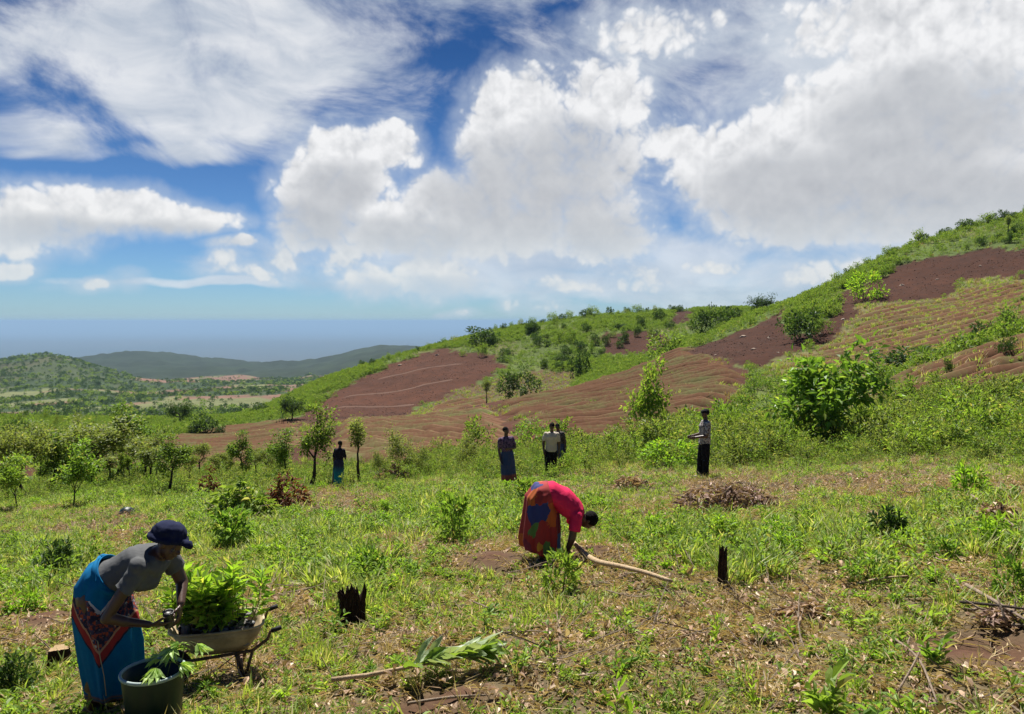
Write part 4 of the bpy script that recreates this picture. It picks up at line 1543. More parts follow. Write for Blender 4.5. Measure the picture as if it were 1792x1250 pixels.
def ordinal(k):
    if k < 20:
        return ONES[k - 1]
    t = TENS[k // 10 * 10]
    return t[0] if k % 10 == 0 else t[1] + ' ' + ONES[k % 10 - 1]


def crest_bushes(n, u0, u1, y0, y1, sizes, label, group, mats):
    for i in range(n):
        u = u0 + (u1 - u0) * (i + r_.random() * 0.9) / n
        p = crest_of(u, y0, y1)
        p.y -= r_.random() * 9
        p.z = gz(p.x, p.y)
        hpx = sizes[0] + (sizes[1] - sizes[0]) * r_.random() ** 1.7
        hgt = hpx / F * p.y
        o = link('bush', mats[int(r_.integers(0, len(mats)))])
        o.location = (p.x, p.y, p.z - 0.1 * hgt)
        o.rotation_euler = (0, 0, r_.random() * 6)
        wv = hgt * (0.35 + 0.45 * r_.random())
        o.scale = (wv, wv, hgt / 1.3)
        tag(o, label.replace('NTH', ordinal(i + 1)), 'bush', group)


crest_bushes(16, 545, 760, 240, 330, (8, 17), 'NTH bush up the sloping edge of the green spur', 'bushes along the green spur', [BUSH_DARK, BUSH_GREEN])
crest_bushes(34, 760, 1200, 280, 400, (8, 20), 'NTH skyline bush on the middle hill, counted up from the brown field', 'bushes along the middle hill skyline', [BUSH_DARK, BUSH_GREEN, BUSH_OLIVE])
crest_bushes(34, 1370, 1795, 150, 235, (8, 24), 'NTH skyline bush on the steep hill, counted up from the saddle', 'bushes along the steep hill skyline', [BUSH_DARK, BUSH_GREEN, BUSH_GREEN])


def slope_bushes(n, poly, y0, y1, sizes, label, group, mats):
    k = 0
    us = [q[0] for q in poly]
    vs = [q[1] for q in poly]
    while k < n:
        u = min(us) + (max(us) - min(us)) * r_.random()
        v = min(vs) + (max(vs) - min(vs)) * r_.random()
        if not inpoly(np.array([u]), np.array([v]), poly)[0]:
            continue
        k += 1
        bush(mats[int(r_.integers(0, len(mats)))], u, v, v - (sizes[0] + (sizes[1] - sizes[0]) * r_.random() ** 1.5), (sizes[0] + (sizes[1] - sizes[0]) * r_.random()) * 1.1, label, group=group, rz=r_.random() * 6, ymin=y0, ymax=y1)


slope_bushes(46, [(790, 625), (900, 582), (1000, 570), (1150, 560), (1180, 575), (1040, 640), (980, 650), (880, 640)], 170, 420, (10, 24), 'dark bush dotted over the green middle hillside', 'bushes on the middle hillside', [BUSH_DARK, BUSH_GREEN, BUSH_DARK])
slope_bushes(22, [(0, 735), (430, 735), (430, 765), (0, 765)], 90, 300, (10, 26), 'bush on the green strip before the valley', 'bushes on the strip before the valley', [BUSH_DARK, BUSH_GREEN, BUSH_OLIVE])
slope_bushes(16, [(1380, 545), (1560, 470), (1792, 400), (1792, 425), (1600, 450), (1540, 480), (1470, 510)], 100, 230, (9, 20), 'green bush on the grassy rim of the steep hill', 'bushes on the rim of the steep hill', [BUSH_GREEN, BUSH_DARK])
slope_bushes(10, [(1460, 640), (1660, 600), (1792, 520), (1792, 580), (1680, 625)], 66, 180, (10, 22), 'shrub in the stubble of the steep hill', 'shrubs in the stubble', [BUSH_GREEN, BUSH_DARK])

# weeds that stand out in the foreground
W_DARK = shrub_mesh(821, 1.0, 1.3, 420, 0.30, 16, M_DARKLEAF, 6, wr=0.45, oval=True)
W_LIME = shrub_mesh(822, 1.0, 1.3, 420, 0.30, 16, M_LIME, 6, wr=0.42, oval=True)
W_GREEN = shrub_mesh(823, 1.0, 1.3, 420, 0.28, 16, M_WEED, 6, wr=0.42, oval=True)
W_THIN = herb(824, 5, 1.3, 0.14, 26, M_WEED, 0.25, True)
W_BROAD = herb(825, 3, 1.3, 0.42, 8, M_LIME, 0.36, True)
W_BIG = herb(826, 7, 1.3, 0.75, 6, M_WEED, 0.42, True)
for (me, u, vb, vt, wp, lab) in (
    (W_DARK, 103, 1010, 955, 60, 'dark leafy weed clump in the grass behind the person in the blue cap'),
    (W_GREEN, 798, 952, 878, 66, 'tall bright weed clump midway between the stump and the person in red'),
    (W_GREEN, 405, 955, 898, 80, 'pale feathery weed clump behind the wheelbarrow'),
    (W_GREEN, 645, 1012, 965, 56, 'fresh green weed clump just behind the burnt stump'),
    (W_THIN, 1222, 1010, 905, 60, 'tall wiry weed with narrow leaves beside the thin stump'),
    (W_DARK, 1552, 945, 893, 54, 'dark bluish weed clump alone in the bright grass'),
    (W_LIME, 1694, 868, 812, 58, 'vivid lime weed clump in front of the tall weeds'),
    (W_LIME, 1746, 960, 900, 70, 'yellow green weed clump near the dead branches'),
    (W_GREEN, 1770, 1050, 985, 60, 'leafy weed clump at the photo edge above the dug soil'),
    (W_BROAD, 1078, 1262, 1125, 80, 'upright broad leaved lime plant growing in the nearest grass'),
    (W_BIG, 1452, 1262, 1170, 90, 'low rosette of big green leaves in the nearest grass'),
    (W_BROAD, 1322, 1232, 1165, 50, 'small broad leaved plant among the dead leaves'),
    (W_BIG, 1640, 1170, 1110, 60, 'sprawling leafy plant beside the dug soil'),
    (W_BROAD, 1250, 1140, 1075, 50, 'young light green plant at the rim of the leaf litter'),
    (W_GREEN, 920, 885, 842, 50, 'green weed clump just behind the person in red'),
    (W_GREEN, 985, 1040, 975, 70, 'grey green weed right in front of the person in red'),
    (W_GREEN, 1650, 985, 945, 60, 'fresh tussocky weed between the dark clump and the lime clump'),
    (W_LIME, 40, 1075, 1030, 60, 'lime weed clump by the dug earth at the photo edge'),
    (W_DARK, 30, 1210, 1150, 60, 'dark weed clump in the nearest corner beside the cut stump'),
):
    bush(me, u, vb, vt, wp, lab, cat='weed', name='weed_clump', rz=u, ymin=2.5, ymax=60)


# ------------------------------------------------------------------ solid shapes for people and tools
def V3(*a):
    return Vector(a)


def bm_loft(bm, rings, n=20, cap=True, wob=None):
    """rings: (centre, semi-axis a, semi-axis b)"""
    loops = []
    for i, (c, a, b) in enumerate(rings):
        lp = []
        for j in range(n):
            t = 2 * math.pi * j / n
            k = 1.0 if wob is None else wob(i, t)
            lp.append(bm.verts.new(c + a * (math.cos(t) * k) + b * (math.sin(t) * k)))
        loops.append(lp)
    for i in range(len(loops) - 1):
        for j in range(n):
            q = (j + 1) % n
            bm.faces.new((loops[i][j], loops[i][q], loops[i + 1][q], loops[i + 1][j]))
    if cap:
        bm.faces.new(loops[0][::-1])
        bm.faces.new(loops[-1])
    return loops


def frame_of(d):
    d = d.normalized()
    ref = Vector((0, 0, 1)) if abs(d.z) < 0.85 else Vector((0, 1, 0))
    a = d.cross(ref).normalized()
    return a, d.cross(a).normalized()


def bm_cone(bm, p0, p1, r0, r1, n=14):
    a, b = frame_of(p1 - p0)
    bm_loft(bm, [(p0, a * r0, b * r0), (p1, a * r1, b * r1)], n)


def bm_ball(bm, c, r, seg=12):
    r = Vector((r, r, r)) if not hasattr(r, '__len__') else Vector(r)
    bmesh.ops.create_uvsphere(bm, u_segments=seg, v_segments=max(6, seg * 2 // 3), radius=1.0, matrix=Matrix.Translation(c) @ Matrix.Diagonal((r.x, r.y, r.z, 1)))


def bm_ball_m(bm, mat, seg=14):
    bmesh.ops.create_uvsphere(bm, u_segments=seg, v_segments=seg * 2 // 3, radius=1.0, matrix=mat)


def bm_limb(bm, pts, rads, n=14):
    for i in range(len(pts) - 1):
        bm_cone(bm, pts[i], pts[i + 1], rads[i], rads[i + 1], n)
    for p, r in zip(pts, rads):
        bm_ball(bm, p, r * 0.995, n)


def bm_tube(bm, pts, rads, n=8):
    """one continuous tube through the points"""
    rings = []
    for i, p in enumerate(pts):
        d = (pts[min(i + 1, len(pts) - 1)] - pts[max(i - 1, 0)])
        a, b = frame_of(d)
        if rings and a.dot(rings[-1][1]) < 0:
            a, b = -a, -b
        rd = rads[i] if hasattr(rads, '__len__') else rads
        rings.append((p, a * rd, b * rd))
    bm_loft(bm, rings, n)


TMP = bpy.data.scenes.new('workshop')


def bm_mesh(bm, name, mats, smooth=True, bevel=0.0):
    bmesh.ops.recalc_face_normals(bm, faces=bm.faces)
    me = bpy.data.meshes.new(name)
    bm.to_mesh(me)
    bm.free()
    for m in mats:
        me.materials.append(m)
    if smooth:
        me.polygons.foreach_set('use_smooth', np.ones(len(me.polygons), bool))
    return me


def fuse(bm, name, mats, voxel=0.012, iters=4, wrinkle=0.0, wscale=9.0, mods=()):
    """joins overlapping solids into one continuous skin"""
    bmesh.ops.recalc_face_normals(bm, faces=bm.faces)
    me = bpy.data.meshes.new('raw')
    bm.to_mesh(me)
    bm.free()
    o = bpy.data.objects.new('raw', me)
    TMP.collection.objects.link(o)
    md = o.modifiers.new('r', 'REMESH')
    md.mode = 'VOXEL'
    md.voxel_size = voxel
    if iters:
        sm = o.modifiers.new('s', 'SMOOTH')
        sm.factor = 0.5
        sm.iterations = iters
    vl = TMP.view_layers[0]
    vl.update()
    ev = o.evaluated_get(vl.depsgraph)
    out = bpy.data.meshes.new_from_object(ev)
    out.name = name
    bpy.data.objects.remove(o, do_unlink=True)
    bpy.data.meshes.remove(me)
    out.materials.clear()
    for m in mats:
        out.materials.append(m)
    if wrinkle:
        n = len(out.vertices)
        co = np.empty(n * 3, np.float32)
        no = np.empty(n * 3, np.float32)
        out.vertices.foreach_get('co', co)
        out.vertices.foreach_get('normal', no)
        co = co.reshape(-1, 3)
        no = no.reshape(-1, 3)
        q = fbm(co[:, 0] * wscale + co[:, 1] * wscale * 0.7, co[:, 2] * wscale * 1.3 - co[:, 1] * wscale * 0.5, 41, 3) - 0.5
        co += no * (q * wrinkle)[:, None]
        out.vertices.foreach_set('co', co.ravel())
        out.update()
    out.polygons.foreach_set('use_smooth', np.ones(len(out.polygons), bool))
    return out


# ------------------------------------------------------------------ materials of people and tools
def plain(name, col, rough=0.8, spec=0.25, var=0.25, scale=12.0, bump=0.0, metal=0.0):
    m, k, b = new_mat(name)
    tcn = k.node('ShaderNodeTexCoord')
    n = k.noise(tcn.outputs['Object'], scale, 6, 0.65)
    dk = tuple(c * (1 - var) for c in col)
    lt = tuple(min(1, c * (1 + var)) for c in col)
    k.l.new(k.mix(k.ramp(n, 0.3, 0.7), (*dk, 1), (*lt, 1)), b.inputs['Base Color'])
    b.inputs['Roughness'].default_value = rough
    b.inputs['Specular IOR Level'].default_value = spec
    b.inputs['Metallic'].default_value = metal
    if bump:
        bp = k.node('ShaderNodeBump')
        bp.inputs['Strength'].default_value = bump
        bp.inputs['Distance'].default_value = 0.01
        k.l.new(n, bp.inputs['Height'])
        k.l.new(bp.outputs[0], b.inputs['Normal'])
    return m


M_SKIN = plain('skin', (0.078, 0.038, 0.024), 0.42, 0.5, 0.15, 8)
M_HAIR = plain('hair', (0.008, 0.007, 0.007), 0.9, 0.1, 0.3, 60, 0.8)
M_EYE = plain('eye_white', (0.07, 0.065, 0.06), 0.3, 0.5, 0.05)
M_GREYTEE = plain('grey_jersey', (0.105, 0.108, 0.110), 0.95, 0.1, 0.14, 7, 0.9)
M_NAVY = plain('navy_cloth', (0.016, 0.020, 0.048), 0.95, 0.1, 0.25, 14, 0.4)
M_REDTEE = plain('red_jersey', (0.66, 0.026, 0.095), 0.9, 0.12, 0.12, 7, 0.9)
M_CREAM = plain('cream_cotton', (0.52, 0.45, 0.36), 0.95, 0.1, 0.10, 9, 0.2)
M_PURPLE = plain('purple_print', (0.085, 0.035, 0.085), 0.95, 0.1, 0.5, 26)
M_BLACKCLOTH = plain('black_cloth', (0.010, 0.010, 0.014), 0.9, 0.15, 0.3, 12)
M_DARKTOP = plain('dark_top', (0.020, 0.017, 0.024), 0.9, 0.1, 0.4, 20)


def teal_print():
    m, k, b = new_mat('teal_skirt')
    s = k.sep(k.node('ShaderNodeTexCoord').outputs['Object'])
    n = k.noise(k.node('ShaderNodeTexCoord').outputs['Object'], 20, 4, 0.6)
    f = k.ramp(k.math('MULTIPLY_ADD', n, 0.2, s[2]), 0.85, 0.50)
    k.l.new(k.mix(f, (0.020, 0.024, 0.050, 1), (0.0, 0.22, 0.26, 1)), b.inputs['Base Color'])
    b.inputs['Roughness'].default_value = 0.9
    return m


def blue_print():
    m, k, b = new_mat('blue_skirt')
    oc = k.node('ShaderNodeTexCoord').outputs['Object']
    s = k.sep(oc)
    n = k.noise(oc, 18, 4, 0.6)
    base = k.mix(k.ramp(n, 0.4, 0.62), (0.016, 0.045, 0.13, 1), (0.05, 0.06, 0.12, 1))
    f = k.ramp(s[2], 0.38, 0.33)
    c = k.mix(f, base, (0.22, 0.065, 0.050, 1))
    k.l.new(c, b.inputs['Base Color'])
    b.inputs['Roughness'].default_value = 0.9
    return m


def chevron_print():
    """bright blue wrap cloth with a red pointed border"""
    m, k, b = new_mat('blue_wrap_cloth')
    oc = k.node('ShaderNodeTexCoord').outputs['Object']
    s = k.sep(oc)
    nz = k.noise(oc, 30, 4, 0.6)
    ax = k.math('PINGPONG', k.math('ADD', s[0], -0.05 + 1.6), 0.2)
    q = k.math('SUBTRACT', s[2], k.math('MULTIPLY_ADD', ax, 1.5, 0.37))
    q = k.math('MULTIPLY_ADD', k.math('SUBTRACT', nz, 0.5), 0.02, q)
    blue = k.mix(nz, (0.0, 0.095, 0.235, 1), (0.0, 0.150, 0.33, 1))
    red = (0.30, 0.030, 0.030, 1)
    darkc = (0.022, 0.020, 0.045, 1)
    # motif inside the point: small dark, white and orange blocks
    ch = k.node('ShaderNodeTexChecker')
    k.l.new(oc, ch.inputs['Vector'])
    ch.inputs['Scale'].default_value = 34
    ch.inputs[1].default_value = (0.34, 0.07, 0.035, 1)
    ch.inputs[2].default_value = (0.05, 0.045, 0.09, 1)
    v = k.voronoi(oc, 26, out='Distance')
    motif = k.mix(k.ramp(v, 0.30, 0.22), ch.outputs[0], (0.45, 0.42, 0.42, 1))
    motif = k.mix(k.ramp(nz, 0.45, 0.55), motif, darkc)

    def band(lo, hi):
        return k.math('MULTIPLY', k.math('GREATER_THAN', q, lo), k.math('LESS_THAN', q, hi))

    c = k.mix(band(0.0, 0.018), blue, darkc)
    c = k.mix(band(0.018, 0.085), c, red)
    c = k.mix(band(0.085, 0.105), c, (0.42, 0.22, 0.14, 1))
    c = k.mix(band(0.105, 0.33), c, motif)
    c = k.mix(band(0.33, 0.35), c, (0.45, 0.45, 0.5, 1))
    c = k.mix(k.math('GREATER_THAN', s[2], 0.80), c, blue)
    hem = k.math('LESS_THAN', s[2], 0.165)
    st = k.math('GREATER_THAN', k.math('FRACT', k.math('MULTIPLY', s[2], 48.0)), 0.5)
    c = k.mix(hem, c, k.mix(st, (0.17, 0.10, 0.11, 1), (0.06, 0.10, 0.2, 1)))
    k.l.new(c, b.inputs['Base Color'])
    b.inputs['Roughness'].default_value = 0.85
    b.inputs['Specular IOR Level'].default_value = 0.15
    return m


def patch_print():
    m, k, b = new_mat('patchwork_skirt')
    oc = k.node('ShaderNodeTexCoord').outputs['Object']
    w_ = k.noise(oc, 9, 4, 0.6)
    p = k.vmath('ADD', oc, k.comb(k.math('MULTIPLY', w_, 0.16), 0.0, k.math('MULTIPLY', w_, 0.12)))
    f = k.sep(k.voronoi(k.vmath('MULTIPLY', p, (1.1, 1.1, 0.75)), 7.0, out='Color'))[0]
    cr = k.node('ShaderNodeValToRGB')
    cr.color_ramp.interpolation = 'CONSTANT'
    cols = [(0, (0.30, 0.025, 0.022)), (0.16, (0.46, 0.10, 0.015)), (0.28, (0.025, 0.035, 0.15)), (0.46, (0.34, 0.03, 0.03)), (0.64, (0.08, 0.18, 0.04)), (0.74, (0.46, 0.22, 0.02)), (0.82, (0.16, 0.015, 0.04)), (0.95, (0.05, 0.11, 0.24))]
    e = cr.color_ramp.elements
    while len(e) < len(cols):
        e.new(0.5)
    for i, (ps, c) in enumerate(cols):
        e[i].position = ps
        e[i].color = (*c, 1)
    k.l.new(f, cr.inputs[0])
    k.l.new(cr.outputs[0], b.inputs['Base Color'])
    b.inputs['Roughness'].default_value = 0.9
    return m


def blotch_print(name, c0, c1, scale):
    m, k, b = new_mat(name)
    oc = k.node('ShaderNodeTexCoord').outputs['Object']
    n = k.noise(oc, scale, 3, 0.6)
    k.l.new(k.mix(k.ramp(n, 0.46, 0.54), (*c0, 1), (*c1, 1)), b.inputs['Base Color'])
    b.inputs['Roughness'].default_value = 0.9
    return m


M_WRAP = chevron_print()
M_PATCH = patch_print()
M_TEAL = teal_print()
M_BLUESKIRT = blue_print()
M_PRINTSHIRT = blotch_print('grey_print_shirt', (0.40, 0.37, 0.34), (0.07, 0.05, 0.05), 22)
M_PRINTTOP = blotch_print('dark_print_top', (0.11, 0.09, 0.08), (0.02, 0.015, 0.02), 26)
M_PURPLETOP = blotch_print('purple_print_top', (0.16, 0.09, 0.16), (0.035, 0.018, 0.05), 24)


# ------------------------------------------------------------------ people
def bm_head(bm, c, fwd, up, s):
    """cranium, jaw, brow, nose, lips and ears; s: head height"""
    f = fwd.normalized()
    sd = f.cross(up).normalized()
    u = sd.cross(f).normalized()
    B = Matrix((sd, f, u)).transposed().to_4x4()

    def e(x, y, z, rx, ry, rz):
        bm_ball_m(bm, Matrix.Translation(c + sd * x * s + f * y * s + u * z * s) @ B @ Matrix.Diagonal((rx * s, ry * s, rz * s, 1)))

    e(0, -0.04, 0.12, 0.33, 0.41, 0.36)      # cranium
    e(0, 0.08, -0.12, 0.27, 0.28, 0.30)      # face
    e(0, 0.14, -0.33, 0.17, 0.19, 0.14)      # jaw and chin
    e(0, 0.31, 0.06, 0.23, 0.06, 0.05)       # brow
    e(0, 0.39, -0.10, 0.065, 0.09, 0.07)     # nose
    e(0, 0.36, 0.0, 0.04, 0.05, 0.10)
    e(0, 0.33, -0.24, 0.11, 0.06, 0.045)     # lips
    for q in (-1, 1):
        e(q * 0.14, 0.30, -0.10, 0.09, 0.06, 0.07)   # cheek
        e(q * 0.33, -0.03, -0.04, 0.035, 0.08, 0.11)  # ear
    return sd, f, u


def bm_hand(bm, wrist, d, nrm, s=0.18, curl=0.6, side=1, rr=0.0085):
    """palm, four curled fingers and a thumb"""
    d = d.normalized()
    nrm = (nrm - d * nrm.dot(d)).normalized()
    sd = d.cross(nrm).normalized() * side
    B = Matrix((sd, d, nrm)).transposed().to_4x4()
    bm_ball_m(bm, Matrix.Translation(wrist + d * s * 0.25) @ B @ Matrix.Diagonal((s * 0.23, s * 0.30, s * 0.085, 1)))
    for i, (o, L) in enumerate(((-0.165, 0.40), (-0.055, 0.46), (0.055, 0.43), (0.16, 0.34))):
        p = wrist + d * s * 0.45 + sd * s * o
        pts = [p]
        a = curl * 0.4
        for q in range(3):
            dd = d * math.cos(a) + nrm * math.sin(a)
            p = p + dd * (L * s * (0.42, 0.32, 0.26)[q])
            pts.append(p)
            a += curl * 0.75
        bm_limb(bm, pts, [rr * 1.1, rr, rr * 0.92, rr * 0.8], 8)
    p = wrist + d * s * 0.12 - sd * s * 0.17
    q = p + (d * 0.6 - sd * 0.55 + nrm * 0.35).normalized() * s * 0.24
    t = q + (d * 0.9 + nrm * 0.45).normalized() * s * 0.20
    bm_limb(bm, [p, q, t], [rr * 1.35, rr * 1.2, rr * 0.95], 8)


def skirt_mesh(name, rings, mat, folds=9, amp=0.05, seed=0, n=56, thick=0.006, sub=5):
    """hanging cloth lofted through rings; folds deepen towards the hem"""
    # interpolate rings
    fine = []
    for i in range(len(rings) - 1):
        for j in range(sub):
            t = j / sub
            fine.append(tuple(rings[i][q].lerp(rings[i + 1][q], t) for q in range(3)))
    fine.append(rings[-1])
    N = len(fine)
    bm = bmesh.new()

    def wob(i, t):
        k = (i / (N - 1)) ** 0.75
        return 1 + 0.018 * math.sin(19 * t + 9 * k + seed) * k + amp * k * (math.sin(folds * t + seed) * 0.6 + math.sin(folds * 1.7 * t + 2 * seed + 3 * k) * 0.4) + 0.02 * math.sin(3 * t + 7 * i / N)

    outer = bm_loft(bm, fine, n, cap=False, wob=wob)
    inner = bm_loft(bm, [(c, a * (1 - thick / a.length), b * (1 - thick / b.length)) for (c, a, b) in fine], n, cap=False, wob=wob)
    for j in range(n):
        q = (j + 1) % n
        bm.faces.new((outer[-1][j], outer[-1][q], inner[-1][q], inner[-1][j]))
        bm.faces.new((outer[0][q], outer[0][j], inner[0][j], inner[0][q]))
    return bm_mesh(bm, name, [mat])


def person_front():
    """woman bending over the wheelbarrow"""
    p = hit(192, 1242, 3, 9)
    root = empty('person', p)
    tag(root, 'person in grey t-shirt, bright blue wrap skirt and navy cap bending over the wheelbarrow', 'person')
    dT = V3(0.83, 0, 0.56).normalized()
    nT = V3(-dT.z, 0, dT.x)
    Yv = V3(0, 1, 0)

    def ring(x, z, a, b, k=1.0):
        # k: 1 = across the torso, 0 = level
        ax = (nT * k + V3(-1, 0, 0) * (1 - k)).normalized()
        return (V3(x, 0, z), ax * a, Yv * b)

    bm = bmesh.new()
    bm_loft(bm, [ring(-0.04, 0.74, 0.12, 0.14, 0.3), ring(-0.02, 0.83, 0.13, 0.15, 0.5), ring(0.05, 0.885, 0.10, 0.125), ring(0.16, 0.945, 0.10, 0.125), ring(0.26, 0.985, 0.105, 0.14), ring(0.325, 1.02, 0.08, 0.14), ring(0.365, 1.05, 0.055, 0.07)], 24)
    hd = V3(0.425, -0.015, 1.115)
    fw = V3(0.84, -0.22, -0.42)
    up = V3(0.42, 0, 0.9)
    bm_limb(bm, [V3(0.33, 0, 1.03), V3(0.40, -0.005, 1.09)], [0.056, 0.052])
    sd, f, u = bm_head(bm, hd, fw, up, 0.215)
    # arms
    bm_limb(bm, [V3(0.29, -0.165, 1.005), V3(0.115, -0.235, 0.70), V3(0.335, -0.135, 0.625)], [0.045, 0.034, 0.023])
    bm_limb(bm, [V3(0.15, -0.222, 0.70), V3(0.21, -0.195, 0.668)], [0.034, 0.034])
    bm_limb(bm, [V3(0.33, 0.165, 1.01), V3(0.415, 0.185, 0.79), V3(0.465, 0.045, 0.695)], [0.054, 0.042, 0.027])
    bm_hand(bm, V3(0.345, -0.130, 0.622), V3(0.85, 0.38, -0.10), V3(0.0, 0.5, 0.85), 0.185, 0.75, -1)
    bm_hand(bm, V3(0.465, 0.040, 0.690), V3(0.05, -0.45, -0.85), V3(-0.85, -0.1, 0.1), 0.18, 0.7, 1)
    # legs and feet
    for s in (-1, 1):
        hx = -0.05
        bm_limb(bm, [V3(hx, s * 0.085, 0.78), V3(0.035, s * 0.09, 0.44), V3(-0.03 + s * 0.03, s * 0.09, 0.085)], [0.10, 0.062, 0.042])
        bm_limb(bm, [V3(-0.02, s * 0.09, 0.30), V3(-0.035 + s * 0.03, s * 0.09, 0.2)], [0.062, 0.050])
        a = -0.03 + s * 0.03
        bm_limb(bm, [V3(a - 0.04, s * 0.09, 0.035), V3(a + 0.05, s * 0.09, 0.045), V3(a + 0.15, s * 0.095, 0.022)], [0.034, 0.036, 0.022])
    body = link('body', fuse(bm, 'body', [M_SKIN], 0.0065, 3), root)
    # shirt
    bm = bmesh.new()
    bm_loft(bm, [ring(0.01, 0.87, 0.130, 0.152), ring(0.06, 0.90, 0.125, 0.150), ring(0.16, 0.952, 0.124, 0.15), ring(0.255, 0.985, 0.136, 0.165), ring(0.33, 1.022, 0.098, 0.165), ring(0.362, 1.042, 0.066, 0.088)], 28)
    bm_limb(bm, [V3(0.31, 0, 1.02), V3(0.25, -0.10, 0.93)], [0.08, 0.09])
    bm_ball(bm, V3(0.27, -0.02, 0.885), (0.085, 0.15, 0.085))
    bm_cone(bm, V3(0.31, -0.13, 1.015), V3(0.205, -0.205, 0.865), 0.064, 0.064)
    bm_ball(bm, V3(0.295, -0.155, 1.003), 0.066)
    bm_ball(bm, V3(0.255, -0.18, 0.94), 0.062)
    bm_cone(bm, V3(0.32, 0.13, 1.015), V3(0.375, 0.185, 0.885), 0.068, 0.068)
    bm_ball(bm, V3(0.33, 0.155, 1.005), 0.072)
    link('shirt', fuse(bm, 'shirt', [M_GREYTEE], 0.009, 3, 0.036, 9), root)
    # wrap skirt
    rings = [ring(0.060, 0.912, 0.138, 0.160, 1.0), ring(0.01, 0.865, 0.158, 0.180, 0.75), ring(-0.015, 0.80, 0.172, 0.192, 0.4), ring(-0.005, 0.66, 0.185, 0.198, 0.12), ring(0.02, 0.46, 0.185, 0.192, 0.0), ring(0.03, 0.28, 0.172, 0.18, 0.0), ring(0.03, 0.125, 0.150, 0.16, 0.0)]
    link('wrap_skirt', skirt_mesh('wrap_skirt', rings, M_WRAP, 7, 0.13, 0.6, n=120), root)
    # rolled waist of the wrap
    bm = bmesh.new()
    pts = []
    for j in range(25):
        t = 2 * math.pi * j / 24
        c, a, b = ring(0.055, 0.910, 0.143, 0.166, 1.0)
        pts.append(c + a * math.cos(t) + b * math.sin(t) - dT * 0.02 * (1 + 0.5 * math.sin(3 * t)))
    bm_tube(bm, pts, [0.014 + 0.006 * math.sin(j * 1.3) for j in range(25)], 8)
    link('waist_roll', bm_mesh(bm, 'waist_roll', [M_WRAP]), root)
    # cap: crown and gathered brim
    bm = bmesh.new()
    cu = (u * 0.9 - f * 0.25).normalized()
    cf = (f - cu * f.dot(cu)).normalized()
    cs = cu.cross(cf)
    base = hd + cu * 0.030 - cf * 0.006
    prof = [(0.0, 0.090, 0.110), (0.025, 0.098, 0.118), (0.055, 0.098, 0.112), (0.085, 0.082, 0.092), (0.105, 0.052, 0.056), (0.112, 0.012, 0.014)]
    bm_loft(bm, [(base + cu * z - cf * 0.012, cs * a, cf * b) for (z, a, b) in prof], 28, wob=lambda i, t: 1 + 0.035 * math.sin(6 * t + i) + 0.02 * math.sin(11 * t))
    # roll at the edge and the knot in front
    pts = [base + cu * 0.004 - cf * 0.012 + cs * (0.096 * math.cos(2 * math.pi * j / 20)) + cf * (0.116 * math.sin(2 * math.pi * j / 20)) for j in range(21)]
    bm_tube(bm, pts, [0.021] * 21, 8)
    bm_ball(bm, base + cf * 0.135 - cu * 0.004, (0.032, 0.034, 0.026))
    bm_ball(bm, base + cf * 0.155 - cu * 0.012, (0.022, 0.022, 0.02))
    link('cap', fuse(bm, 'cap', [M_NAVY], 0.007, 2, 0.012, 24), root)
    for s in (-1, 1):
        bm = bmesh.new()
        bm_ball(bm, hd + sd * s * 0.037 + f * 0.062 - u * 0.003, 0.0105, 10)
        link('eye', bm_mesh(bm, 'eye', [M_EYE]), root)
    return root, p


